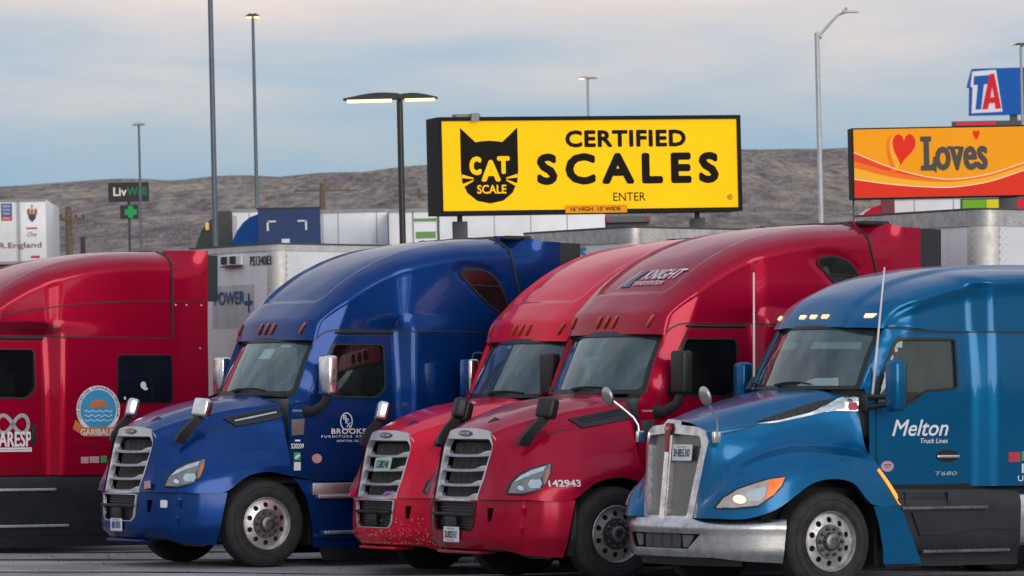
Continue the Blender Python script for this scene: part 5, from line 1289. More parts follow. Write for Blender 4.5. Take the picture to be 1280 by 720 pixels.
# ------------------------------------------------------------------ signs, poles and far vehicles
def gz(x, y): return terrain(x, y)
def frame_at(px, py, D, yaw):
    """a sign plane whose top-left corner is seen at px,py: returns origin, right, down, normal"""
    a = R(yaw); return at(px, py, D), Vector((math.cos(a), math.sin(a), 0)), Vector((0, 0, -1)), Vector((math.sin(a), -math.cos(a), 0))
class Sign:
    def __init__(s, px, py, D, yaw, W, H):
        s.O, s.A, s.B, s.N = frame_at(px, py, D, yaw); s.W, s.H = W, H
    def f(s, u, v):      # fractions of width and height, from the top left
        return s.O + s.A * (u * s.W) + s.B * (v * s.H), s.N
    def m(s, u, v, d=0): return s.O + s.A * (u * s.W) + s.B * (v * s.H) + s.N * d
    def box(s, q, u0, u1, v0, v1, d0, d1, r=0):
        c = [s.m(u0, v0, d0), s.m(u1, v0, d0), s.m(u1, v1, d0), s.m(u0, v1, d0), s.m(u0, v0, d1), s.m(u1, v0, d1), s.m(u1, v1, d1), s.m(u0, v1, d1)]
        q.hexa(c, r)
    def pan(s, q, L, off=.004, th=0, holes=(), step=.5): 
        st = step / s.W
        return panel(q, L, s.f, off, th, holes, max(.05, st))
    def txt(s, q, t, u0, u1, v0, v1, off=.012, bold=.03, shear=0, spacing=1.0): return text(q, t, u0, u1, v1, v0, s.f, off, bold, shear, spacing)
def wb(q, name, mat, parent=None, **k):
    o = q.build(name, mat, None, **k)
    if parent: o.parent = parent; o.matrix_parent_inverse = parent.matrix_world.inverted()
    return o
def wempty(name, p):
    o = empty(name, Matrix.Translation(p)); bpy.context.view_layer.update(); return o
def lit(name, col, e):
    if name in MATS: return MATS[name]
    m_ = flat(name, tuple(c * .85 for c in col), .5, emit=e, noise_amt=.03, nscale=1, spec=.12); nt = m_.node_tree; b = nt.nodes['Principled BSDF']
    c = ramp(nt, noise(nt, .9, 3), [(.3, tuple(x * .86 for x in col)), (.7, col)]); nt.links.new(c, b.inputs['Emission Color'])
    return m_
# CAT SCALE sign
S1 = Sign(549.5, 149.2, 85, 16.5, 5.98, 1.78)
base = S1.m(.5, 1, -.35); base.z = gz(base.x, base.y)
r_ = wempty('scales_sign', base); tag(r_, 'big yellow sign reading CERTIFIED SCALES with a black cat head', 'sign')
q = MB(); S1.box(q, -.008, 1.008, -.022, 1.022, -.80, 0); cab = wb(q, 'cabinet', flat('cabinet_black', (.012, .013, .015), .6, spec=.15), r_)
q = MB(); S1.box(q, .004, .996, .02, .98, 0, .006); wb(q, 'face', lit('sign_yellow', (.95, .53, .002), .55), r_)
q = MB()
for (a, b, c, d) in ((-.008, 1.008, -.022, .02), (-.008, 1.008, .98, 1.022), (-.008, .004, .02, .98), (.996, 1.008, .02, .98)): S1.box(q, a, b, c, d, 0, .05)
wb(q, 'face_frame', flat('cabinet_black', (.012, .013, .015), .6, spec=.15), r_)
SIGNK = flat('sign_black', (.012, .010, .008), .6, spec=.1)
q = MB(); S1.txt(q, 'CERTIFIED', .415, .822, .128, .315, .012, .062, 0, 1.08); S1.txt(q, 'SCALES', .318, .932, .375, .715, .012, .07, 0, 1.38); S1.txt(q, 'ENTER', .572, .681, .805, .895, .012, .005)
wb(q, 'face_lettering', SIGNK, r_, smooth=False)
q = MB(); rr = circ(.968, .868, .009, .03, 20); S1.pan(q, rr, .012, 0, [circ(.968, .868, .007, .023, 20)]); S1.txt(q, 'R', .964, .972, .853, .883, .012, .01); wb(q, 'trademark', SIGNK, r_, smooth=False)
cat = [(.066, .092), (.116, .248), (.135, .238), (.160, .232), (.186, .238), (.205, .248), (.256, .092), (.256, .55), (.252, .68), (.236, .79), (.205, .875), (.161, .905), (.118, .875), (.086, .79), (.070, .68), (.066, .55)]
q = MB(); S1.pan(q, cat, .010, .002); ct = wb(q, 'cat_head', SIGNK, r_, smooth=False)
SY = lit('sign_yellow', (.95, .53, .002), .55)
q = MB(); S1.txt(q, 'C', .094, .134, .40, .60, .016, .08); S1.txt(q, 'A', .133, .197, .44, .67, .020, .07); S1.txt(q, 'T', .186, .228, .40, .59, .016, .08); S1.txt(q, 'SCALE', .118, .215, .705, .80, .016, .03)
for s_ in (-1, 1):
    for (y0, y1, w) in ((.615, .635, .035), (.665, .715, .035)):
        a0, a1 = .161 + s_ * .054, .161 + s_ * .092
        v0, v1 = (y0 + .02, y0 - .005) if w and y0 < .65 else (.655, y1)
        S1.pan(q, [(a0, v0 - .006), (a1, v1 - .02), (a1, v1 + .02), (a0, v0 + .006)], .016)
wb(q, 'cat_lettering', SY, r_, smooth=False)
q = MB(); S1.box(q, .408, .614, .935, 1.02, .05, .07); pl = wb(q, 'height_plaque', lit('sign_orange', (.85, .32, .01), .3), r_)
q = MB(); S1.txt(q, "16' HIGH  15' WIDE", .425, .592, .955, 1.0, .074, .03); wb(q, 'plaque_lettering', SIGNK, r_, smooth=False)
q = MB(); S1.box(q, .055, .135, -.055, -.022, -.3, .0); S1.box(q, .10, .125, -.06, .03, .05, .12); wb(q, 'floodlight', flat('fixture_grey', (.25, .26, .27), .5), r_)
for u in (.078, .878):
    q = MB(); p0 = S1.m(u, 1.02, -.4); q.tube([p0 + Vector((0, 0, .1)), (p0.x, p0.y, p0.z - .35)], .05, 12)
    q.box(p0.x - .145, p0.x + .145, p0.y - .145, p0.y + .145, gz(p0.x, p0.y) - .2, p0.z - .12, .01); wb(q, 'post', STEELD, r_)
# LOVES sign
S2 = Sign(1066.5, 162, 85, 5, 4.9, 1.30)
base = S2.m(.5, 1, -.3); base.z = gz(base.x, base.y)
r_ = wempty('shop_sign', base); tag(r_, "orange and red sign reading Love's with a red heart, at the right edge", 'sign')
q = MB(); S2.box(q, -.006, 1.006, -.02, 1.02, -.5, 0); wb(q, 'cabinet', flat('cabinet_black', (.012, .013, .015), .6, spec=.15), r_)
q = MB(); S2.box(q, .0, 1, .0, 1, 0, .006); wb(q, 'face', lit('love_orange', (.88, .33, .008), .35), r_)
K = 1 / 322.0  # one pixel of the photograph in u
def curve_uv(pts, n=44):
    c_ = crv([(a, b * 100, 0) for a, b in pts], n); return [(p.x * K, p.y / 100) for p in c_]
def band(L1, L2): return L1 + list(reversed(L2))
C1 = curve_uv([(0, .33), (45, .55), (90, .70), (125, .745), (170, .68), (213, .53), (322, .16)])
C2 = curve_uv([(0, .46), (45, .62), (90, .725), (125, .76), (170, .695), (213, .545), (322, .18)])
C3 = curve_uv([(0, .56), (45, .70), (90, .775), (125, .79), (170, .725), (213, .58), (322, .215)])
C4 = curve_uv([(0, .72), (45, .80), (90, .85), (125, .86), (170, .79), (213, .64), (322, .27)])
q = MB(); S2.pan(q, band(C4, [(0, .999), (.999, .999)][::-1][::-1] if False else [(0, .999), (.999, .999)]), .008); wb(q, 'red_field', lit('love_red', (.74, .035, .015), .3), r_, smooth=False)
q = MB(); S2.pan(q, band(C1, C2), .008); wb(q, 'red_band', lit('love_red_band', (.80, .07, .02), .3), r_, smooth=False)
q = MB(); S2.pan(q, band(C2, C3), .009); wb(q, 'orange_band', lit('love_deep_orange', (.88, .17, .02), .35), r_, smooth=False)
q = MB(); S2.pan(q, band(C3, C4), .010); wb(q, 'amber_band', lit('love_amber', (.9, .42, .03), .35), r_, smooth=False)
q = MB()
for c_ in (C1, C4): S2.pan(q, band(c_, [(a, b + .014) for a, b in c_]), .012)
wb(q, 'white_lines', lit('love_cream', (.9, .72, .5), .3), r_, smooth=False)
def heart(cu, cv, w, h, tip=0.0):
    L = []
    for i in range(40):
        t = 2 * math.pi * i / 40; x = 16 * math.sin(t) ** 3 / 17; y = (13 * math.cos(t) - 5 * math.cos(2 * t) - 2 * math.cos(3 * t) - math.cos(4 * t)) / 15
        L.append((cu + x * w / 2 + tip * min(0, y), cv - y * h / 2))
    return L
q = MB(); S2.pan(q, heart(57 * K, .34, 34 * K, .62, 9 * K), .008, .001); wb(q, 'heart_shadow', lit('love_deep_orange', (.88, .14, .02), .35), r_, smooth=False)
q = MB(); S2.pan(q, heart(60 * K, .315, 32 * K, .57, 7 * K), .012, .001); wb(q, 'heart_outline', lit('love_amber', (.9, .42, .03), .35), r_, smooth=False)
q = MB(); S2.pan(q, heart(63.5 * K, .275, 31 * K, .49, 5 * K), .016, .001); wb(q, 'small_heart' if False else 'heart', lit('love_heart', (.78, .03, .015), .3), r_, smooth=False)
q = MB(); S2.pan(q, heart(155 * K, .105, 9 * K, .16), .016, .001); wb(q, 'apostrophe_heart', lit('love_heart', (.78, .03, .015), .3), r_, smooth=False)
q = MB(); S2.pan(q, [(a * K, b) for a, b in ((84, .12), (98, .12), (98, .19), (95, .20), (95, .54), (99, .52), (100, .42), (104, .42), (104, .66), (100, .62), (84, .62), (84, .55), (88, .54), (88, .20), (84, .19))], .014)
S2.txt(q, 'oves', 102 * K, 169 * K, .27, .625, .014, .055)
for a_ in (118, 127): S2.pan(q, [(a_ * K, .27), ((a_ + 7) * K, .27), ((a_ + 7) * K, .315), (a_ * K, .315)], .013)
wb(q, 'face_lettering', flat('sign_charcoal', (.045, .04, .035), .5), r_, smooth=False)
for u in (.61, .93):
    p0 = S2.m(u, 1.02, -.25); q = MB(); q.box(p0.x - .16, p0.x + .16, p0.y - .16, p0.y + .16, gz(p0.x, p0.y) - .2, p0.z, .01); wb(q, 'post', STEELD, r_)
q = MB(); S2.box(q, .0, .006, 1.02, 1.35, -.3, -.25); wb(q, 'drip_pipe', STEELD, r_)
# TA sign
S3 = Sign(1210, 86, 240, 6, 4.9, 2.5)
base = S3.m(.5, 1, -.5); base.z = gz(base.x, base.y)
r_ = wempty('highway_sign', base); tag(r_, 'blue sign with white bordered letters TA, high above the orange sign', 'sign')
BL = lit('ta_blue', (.008, .10, .42), .25)
q = MB(); S3.pan(q, [(.06, 0), (1.0, -.02), (1.0, .99), (.02, 1.0), (.03, .4), (0, .39)], -.6, .6); wb(q, 'cabinet', BL, r_)
q = MB(); S3.pan(q, [(0.046, .06), (0.310, .03), (0.372, .93), (0.028, .955), (0.046, .40), (0.022, .39)], .01, .01); wb(q, 'white_field', lit('ta_white', (.8, .82, .85), .15), r_, smooth=False)
q = MB(); S3.pan(q, [(0.065, .16), (0.248, .14), (0.236, .33), (0.171, .34), (0.133, .87), (0.071, .88), (0.105, .345), (0.056, .35)], .03, .02); wb(q, 'letter_t', BL, r_, smooth=False)
q = MB(); S3.pan(q, [(0.239, .12), (0.288, .11), (0.356, .86), (0.294, .865), (0.288, .74), (0.223, .745), (0.208, .87), (0.146, .875)], .05, .02, [[(0.264, .38), (0.282, .62), (0.239, .62)]]); wb(q, 'letter_a', lit('ta_red', (.68, .015, .03), .25), r_, smooth=False)
q = MB(); S3.pan(q, [(.80, .0), (.93, -.02), (1.0, .36), (1.0, .52), (.93, .5)], .02, .02); wb(q, 'grey_fin', STEEL, r_, smooth=False)
q = MB(); S3.box(q, .47, .55, 1.0, 2.5, -.45, -.25); p0 = S3.m(.51, 2.5, -.35); q.box(p0.x - .25, p0.x + .25, p0.y - .25, p0.y + .25, gz(p0.x, p0.y) - .5, p0.z + .1); wb(q, 'pole', STEELD, r_)
q = MB(); S3.box(q, -.18, 1.1, 1.12, 1.24, -.4, -.1); wb(q, 'price_cabinet', STEELD, r_)
q = MB(); S3.box(q, -.15, .3, 1.15, 1.21, -.1, -.05); wb(q, 'red_lamps', lit('price_red', (.7, .03, .06), .3), r_)
q = MB(); S3.box(q, .6, .8, 1.15, 1.21, -.1, -.05); wb(q, 'green_lamps', lit('price_green', (.03, .6, .2), .3), r_)
# small food logo sign
S4 = Sign(1203, 249.5, 110, 4, 2.2, .62)
base = S4.m(.5, 1, -.1); base.z = gz(base.x, base.y)
r_ = wempty('food_sign', base); tag(r_, 'small sign of green, yellow and red panels below the orange heart sign', 'sign')
q = MB(); S4.box(q, -.01, 1.3, -.04, 1.04, -.2, 0); wb(q, 'cabinet', STEELD, r_)
for u0, u1, nm, c in ((0, .265, 'green_panel', (.16, .42, .02)), (.27, .535, 'yellow_panel', (.75, .62, .02)), (.54, .80, 'red_panel', (.68, .02, .06)), (.81, 1.28, 'white_panel', (.6, .6, .6))):
    q = MB(); S4.box(q, u0, u1, .02, .98, 0, .01); wb(q, nm, lit(nm, c, .25), r_)
q = MB(); S4.txt(q, 'SNAPS', .55, .79, .45, .8, .014, .04); S4.pan(q, circ(.17, .75, .07, .2, 14), .014); wb(q, 'panel_lettering', lit('snap_white', (.85, .8, .8), .2), r_, smooth=False)
q = MB(); S4.txt(q, 'Chester', .29, .52, .5, .85, .014, .02); S4.pan(q, circ(.11, .52, .045, .16, 14), .014); wb(q, 'panel_print', lit('print_red', (.75, .12, .03), .2), r_, smooth=False)
for u in (.30, .95):
    p0 = S4.m(u, 1.0, -.1); q = MB(); q.box(p0.x - .06, p0.x + .06, p0.y - .06, p0.y + .06, gz(p0.x, p0.y) - .2, p0.z + .1); wb(q, 'post', STEELD, r_)
# LIVWELL sign
S5 = Sign(135, 228.5, 200, -2, 1.80, .86)
base = S5.m(.5, 1, -.1); base.z = gz(base.x, base.y)
r_ = wempty('shop_sign', base); tag(r_, 'dark sign reading LivWell with green letters on a thin dark pole above a green cross', 'sign')
q = MB(); S5.box(q, 0, 1, 0, 1, -.3, 0); wb(q, 'cabinet', flat('sign_dark', (.02, .022, .024), .5), r_)
q = MB(); S5.txt(q, 'Liv', .13, .46, .25, .70, .02, .03); wb(q, 'white_lettering', lit('liv_white', (.75, .7, .6), .3), r_, smooth=False)
q = MB(); S5.txt(q, 'Well', .47, .95, .25, .70, .02, .03); wb(q, 'green_lettering', lit('well_green', (.02, .28, .10), .15), r_, smooth=False)
q = MB(); S5.box(q, .29, .73, 1.18, 1.88, -.25, 0); wb(q, 'cross_cabinet', flat('sign_dark', (.02, .022, .024), .5), r_)
q = MB(); S5.box(q, .40, .70, 1.40, 1.70, .0, .03); S5.box(q, .49, .61, 1.22, 1.86, .0, .035); wb(q, 'green_cross', lit('cross_green', (.03, .34, .11), .25), r_)
p0 = S5.m(.5, 1.0, -.15); q = MB(); q.tube([p0, (p0.x, p0.y, gz(p0.x, p0.y) - .3)], .055, 10); wb(q, 'pole', STEELD, r_)
# light poles
def pole(name, label, px_top, py_top, px_b, py_b, D, r0_, r1_, mat, group=None):
    a = at(px_top, py_top, D); zb = gz(a.x, D)
    root = wempty(name, Vector((a.x, a.y, zb))); tag(root, label, 'light pole', group)
    q = MB(); q.tube([(a.x, a.y, zb - .2), (a.x, a.y, a.z)], [r0_, r1_], 14); q.lathe([(r0_ * 2.2, -.1), (r0_ * 2.2, .06), (r0_ * 1.5, .08), (r0_, .3)], (a.x, a.y, zb), 14, 'Z'); wb(q, 'pole', mat, root)
    return root, a
LAMPW = lit('pole_lamp_warm', (1.0, .86, .45), 1.6)
def head(root, c, dx, w, t, lampmat, hm=STEELD, slope=.0, lampf=.8):
    """shallow LED head reaching sideways from the pole top"""
    s = 1 if dx > 0 else -1; L_ = abs(dx)
    q = MB(); k = 9; vs = []
    for i in range(k):
        u = i / (k - 1); x = c.x + s * L_ * u; h = t * (1 - .75 * u ** 2) * (.7 + .3 * math.sin(math.pi * u)); z = c.z - slope * L_ * u
        vs += [(x, c.y - w / 2, z), (x, c.y + w / 2, z), (x, c.y + w / 2, z + h), (x, c.y - w / 2, z + h)]
    q.add(vs, [(i * 4 + j, i * 4 + (j + 1) % 4, (i + 1) * 4 + (j + 1) % 4, (i + 1) * 4 + j) for i in range(k - 1) for j in range(4)] + [(0, 1, 2, 3), tuple((k - 1) * 4 + j for j in range(4))])
    hd = wb(q, 'lamp_head', hm, root)
    q = MB(); x0, x1 = c.x + s * L_ * (1 - lampf) * .7, c.x + s * L_ * .93
    q.box(min(x0, x1), max(x0, x1), c.y - w * .4, c.y + w * .4, c.z - slope * L_ * .5 - t * .32, c.z - slope * L_ * .5 + .01); wb(q, 'lamp', lampmat, hd)
GP = 'tall light poles around the lot'
root, a = pole('light_pole', 'black light pole with a lit double head rising behind the royal blue truck', 499.5, 124, 501, 300, 78, .058, .055, flat('pole_black', (.022, .025, .027), .4), GP)
head(root, a, -.98, .42, .13, LAMPW, flat('pole_black', (.022, .025, .027), .4)); head(root, a, .66, .42, .11, LAMPW, flat('pole_black', (.022, .025, .027), .4))
PG = flat('pole_bluegrey', (.12, .15, .18), .45, metal=.3)
root, a = pole('light_pole', 'thick blue grey light pole left of the slimmer one, its top above the photo', 261.5, -60, 270, 305, 92, .065, .05, PG, GP)
head(root, a, -.8, .4, .12, LAMPW); head(root, a, .8, .4, .12, LAMPW)
root, a = pole('light_pole', 'slim blue grey light pole with two small lit heads behind the parked dark grey truck', 316, 21, 321, 260, 150, .075, .05, PG, GP)
head(root, a, -.24, .3, .12, LAMPW); head(root, a, .24, .3, .12, LAMPW)
root, a = pole('light_pole', 'thin grey light pole with an unlit double head right of the LivWell sign', 173.5, 156, 177, 310, 190, .065, .045, PG, GP)
head(root, a, -.27, .3, .10, STEEL, STEEL); head(root, a, .27, .3, .10, STEEL, STEEL)
root, a = pole('light_pole', 'thin grey light pole with a lit head behind the top of the yellow sign', 734.5, 98, 737, 140, 190, .075, .05, STEEL, GP)
head(root, a, -.40, .3, .10, LAMPW, STEEL, lampf=.5); head(root, a, .42, .3, .08, STEEL, STEEL)
root, a = pole('light_pole', 'grey light pole with a small double head at the right edge, beside the TA sign', 1276, 57, 1279, 150, 150, .06, .045, STEEL, GP)
head(root, a, -.26, .3, .10, lit('pole_lamp_dim', (.9, .85, .7), .5), STEELD); head(root, a, .26, .3, .10, STEEL, STEELD)
a = at(1021, 42, 105); zb = gz(a.x, 105); root = wempty('street_lamp', Vector((a.x, a.y, zb))); tag(root, 'pale galvanised street lamp with one curved arm between the yellow and orange signs', 'street lamp', GP)
GALV = flat('galvanised_pale', (.50, .52, .55), .45, metal=.3)
q = MB(); q.tube([(a.x, a.y, zb - .2), (a.x, a.y, a.z)], [.07, .055], 14); wb(q, 'pole', GALV, root)
q = MB(); q.tube([(a.x, a.y, a.z - .15), (a.x + .10, a.y, a.z + .0), (a.x + .35, a.y, a.z + .27), (a.x + .50, a.y, a.z + .42), (a.x + .66, a.y, a.z + .485), (a.x + .82, a.y, a.z + .50)], [.045, .04, .035, .032, .03, .028], 10); q.tube([(a.x - .03, a.y, a.z + .03), (a.x + .12, a.y, a.z - .10)], .05, 8); wb(q, 'arm', GALV, root)
q = MB(); q.hexa([(a.x + .62, a.y - .13, a.z + .47), (a.x + 1.0, a.y - .10, a.z + .47), (a.x + 1.0, a.y + .1, a.z + .47), (a.x + .62, a.y + .13, a.z + .47), (a.x + .62, a.y - .13, a.z + .54), (a.x + 1.0, a.y - .10, a.z + .50), (a.x + 1.0, a.y + .1, a.z + .50), (a.x + .62, a.y + .13, a.z + .54)]); q.tube([(a.x + .70, a.y, a.z + .53), (a.x + .70, a.y, a.z + .60)], .03, 8); wb(q, 'lamp_head', STEEL, root)
# wooden utility poles and short fence posts
WOOD = flat('weathered_wood', (.16, .115, .075), .9, noise_amt=.4, nscale=8)
def upole(label, px, py, D, arm, w=.11, dark=False, grp='wooden utility poles on the desert slope'):
    a = at(px, py, D); zb = gz(a.x, D); o = wempty('utility_pole', Vector((a.x, a.y, zb))); tag(o, label, 'utility pole', grp)
    mt = flat('dark_wood', (.06, .05, .045), .9) if dark else WOOD
    q = MB(); q.tube([(a.x, a.y, zb - .3), (a.x, a.y, a.z)], [w * 1.25, w * .9], 10); wb(q, 'pole', mt, o)
    if arm:
        q = MB(); q.box(a.x - arm, a.x + arm, a.y - .2, a.y - .1, a.z - .75, a.z - .58); wb(q, 'crossarm', mt, o)
        for s_ in (-.9, -.45, .45, .9):
            q = MB(); q.lathe([(.0, .16), (.05, .14), (.06, .05), (.03, 0)], (a.x + arm * s_, a.y - .15, a.z - .58), 8, 'Z'); wb(q, 'insulator', STEELD, o)
    return o
upole('brown wooden pole with a crossarm right of the white R.England trailer', 85.5, 258, 230, .85, .17)
upole('brown wooden pole with a wide crossarm on the slope above the blue parked truck', 402.5, 229, 400, 2.5, .24)
upole('short dark pole just right of the white R.England trailer', 66.5, 298, 215, 0, .15, True)
upole('short dark pole farther right of the white R.England trailer', 103.5, 296, 215, 0, .12, True)
upole('faint wooden post on the slope left of the yellow sign', 524, 236, 500, 1.2, .18)
# far trailers and trucks
def fbox(q, P0, A, L_, Dp, z0, z1, r=0):
    """box from P0 (near left), along A for L_, depth Dp away from camera"""
    A = Vector(A).normalized(); Bv = Vector((-A.y, A.x, 0)); Bv = Bv if Bv.y > 0 else -Bv
    c = []
    for z in (z0, z1):
        for p in (P0, P0 + A * L_, P0 + A * L_ + Bv * Dp, P0 + Bv * Dp): c.append((p.x, p.y, z))
    q.hexa(c, r)
GFT = 'white trailers standing beyond the scales sign'
def far_trailer(label, px0, px1, py_top, D, yaw=2, mat=TRW, h=2.95, ground=1.15, doors=False, group=GFT):
    a = at(px0, py_top, D); L_ = (px1 - px0) / F * D; A = Vector((math.cos(R(yaw)), math.sin(R(yaw)), 0)); A0 = A
    P0 = Vector((a.x, a.y, 0)); root = wempty('semi_trailer', Vector((a.x, a.y, gz(a.x, D)))); tag(root, label, 'trailer', group)
    z1 = a.z; z0 = z1 - h; dep = 12 if doors else 2.6
    if doors: L_ = 2.6 * (L_ / 2.6)
    q = MB(); fbox(q, P0, A, L_, dep, z0, z1, .02); body = wb(q, 'body', mat, root)
    q = MB(); fbox(q, P0 - Vector((0, .02, 0)), A, L_, .02, z1 - .10, z1 + .012); wb(q, 'top_rail', flat('far_rail', (.30, .31, .32), .5), root)
    q = MB(); fbox(q, P0 - Vector((0, .02, 0)), A, L_, .02, z0, z0 + .12); wb(q, 'bottom_rail', flat('far_rail', (.30, .31, .32), .5), root)
    Bv = Vector((-A.y, A.x, 0))
    if not doors:
        q = MB(); x_ = .6
        while x_ < L_ - .1: fbox(q, P0 + A * x_ - Vector((0, .012, 0)), A, .035, .02, z0 + .12, z1 - .1); x_ += 1.22
        wb(q, 'panel_seams', flat('seam_grey', (.42, .43, .45), .5), root)
    q = MB(); fbox(q, P0 + A * .25 + Bv * .3, A, L_ - .5, min(dep, 6) - .6, z0 - .25, z0); wb(q, 'undercarriage', STEELD, root)
    for k in (0, 1):
        for m_ in ((.15 + k * .0, .85) if doors else (.80 + k * .09,)):
            c = P0 + A * (L_ * m_) + Bv * ((1.2 + k * 1.3) if doors else .25)
            q = MB(); q.lathe([(.0, -.26), (.3, -.27), (.5, -.25), (.52, -.2), (.52, 0), (.45, .02), (.28, -.02), (0, -.05)], (c.x, c.y, z0 - 1.15 + .52), 20, 'Y' if not doors else 'X'); wb(q, 'wheel', RUBBER, root)
    return root, P0, A, z0, z1, L_
# R.England trailer, doors toward the camera
D = 195
root, P0, A, z0, z1, L_ = far_trailer('white trailer with R.England lettering and a crest on its rear doors', -20, 56.5, 250.5, D, 3, doors=True, h=2.8)
Nn = Vector((A.y, -A.x, 0))
def ff(px, py):   # photo pixel on the door plane, relative
    return None
SE = Sign(-20, 250.5, D, 3, L_, 2.8)
pxu = lambda px: (px + 20) / 76.5
pyv = lambda py: (py - 250.5) / (2.8 / D * F)
q = MB()
for px in (20.2, 24.2): SE.box(q, pxu(px) - .004, pxu(px) + .004, .03, .97, .01, .04)
wb(q, 'lock_rods', STEEL, root)
q = MB(); SE.box(q, pxu(22.2) - .005, pxu(22.2) + .005, .02, .98, .0, .02); wb(q, 'door_gap', INK, root)
q = MB(); SE.box(q, pxu(1), pxu(14.5), pyv(255), pyv(271), .01, .02); wb(q, 'blue_placard', lit('placard_blue', (.03, .10, .35), .0) if False else flat('placard_blue', (.03, .09, .32), .5), root)
q = MB(); SE.box(q, pxu(1), pxu(14.5), pyv(271), pyv(276.5), .01, .02); wb(q, 'red_placard', REDV, root)
q = MB()
for i, s_ in enumerate(('DRIVE', 'FOR', 'THE BEST')): SE.txt(q, s_, pxu(3), pxu(12.5), pyv(257 + i * 4.6), pyv(260 + i * 4.6), .03, .02)
SE.txt(q, 'APPLY', pxu(3), pxu(12.5), pyv(272.3), pyv(275.3), .03, .02); wb(q, 'placard_lettering', WHITE, root, smooth=False)
q = MB(); SE.txt(q, 'C.R.England', pxu(-16), pxu(50.5), pyv(304), pyv(313), .02, .02); wb(q, 'door_lettering', flat('brick_vinyl', (.24, .06, .035), .5), root, smooth=False)
q = MB(); SE.txt(q, 'One', pxu(33), pxu(45), pyv(291), pyv(297), .02, .0, .4); wb(q, 'one_script', flat('dark_green_vinyl', (.03, .12, .09), .5), root, smooth=False)
q = MB(); SE.box(q, pxu(32), pxu(45.5), pyv(285.5), pyv(287.5), .01, .02); SE.box(q, pxu(37), pxu(48), pyv(321), pyv(324), .01, .02); wb(q, 'red_print', REDV, root)
# crest: shield, two supporters and a small helm
q = MB(); SE.pan(q, [(pxu(35), pyv(269)), (pxu(44), pyv(269)), (pxu(44), pyv(274)), (pxu(39.5), pyv(279)), (pxu(35), pyv(274))], .012, .01); cr = wb(q, 'crest_shield', flat('crest_navy', (.05, .04, .10), .5), root)
q = MB(); SE.pan(q, circ(pxu(35.2), pyv(266), .028, .055, 12), .014); SE.pan(q, circ(pxu(44), pyv(266), .028, .055, 12), .014); SE.box(q, pxu(38), pxu(41), pyv(262), pyv(269), .012, .02); wb(q, 'crest_supporters', flat('crest_orange', (.45, .14, .04), .5), root)
q = MB(); SE.pan(q, circ(pxu(39.5), pyv(259), .02, .025, 12), .014); wb(q, 'crest_helm', flat('crest_gold', (.45, .33, .06), .5), root)
# white trailers behind the signs
far_trailer('white trailer side standing right behind the blue parked truck', 398, 484, 263, 142, 0, group=GFT)
r5, P0, A, z0, z1, L_ = far_trailer('white trailer with two green stickers on its doors', 485, 547, 262, 139, 2, mat=TRG, doors=True)
S6 = Sign(485, 262, 139, 2, L_, 2.95)
q = MB(); S6.box(q, .52, .97, .10, .13, .0, .03); S6.box(q, .55, .95, .24, .31, .0, .02); S6.box(q, .55, .95, .35, .385, .0, .02); wb(q, 'green_stickers', flat('lime_vinyl', (.14, .33, .10), .5), r5)
q = MB(); S6.box(q, .49, .505, .02, .98, 0, .03); S6.box(q, -.01, .01, .02, .98, 0, .05); S6.box(q, .99, 1.01, .02, .98, 0, .05); wb(q, 'door_edges', STEELD, r5)
far_trailer('long white trailer side behind the left post of the yellow sign', 549, 756, 267, 150, 0)
far_trailer('white trailer side partly behind the dark grey truck at the far left', 288, 330, 262, 149, 0)
far_trailer('white trailer side right of the small far red truck', 1118, 1330, 246.5, 140, 0)
q = MB(); a = at(757, 270, 150)
r6 = wempty('flatbed_load', Vector((a.x, a.y, gz(a.x, 150)))); tag(r6, 'dark rack with red reflectors right of the long white trailer', 'load')
for i in range(4): fbox(q, Vector((a.x, a.y, 0)), (1, 0, 0), 1.5, 2.2, a.z - .22 - i * .36, a.z - .02 - i * .36)
fbox(q, Vector((a.x + .05, a.y + .3, 0)), (1, 0, 0), 1.4, 1.6, gz(a.x, 150), a.z - .1); wb(q, 'rack', flat('rack_grey', (.12, .12, .125), .6), r6)
q = MB()
for dx in (.02, 1.38): q.box(a.x + dx, a.x + dx + .1, a.y - .04, a.y - .01, a.z - .16, a.z - .06)
wb(q, 'reflector', REDV, r6)
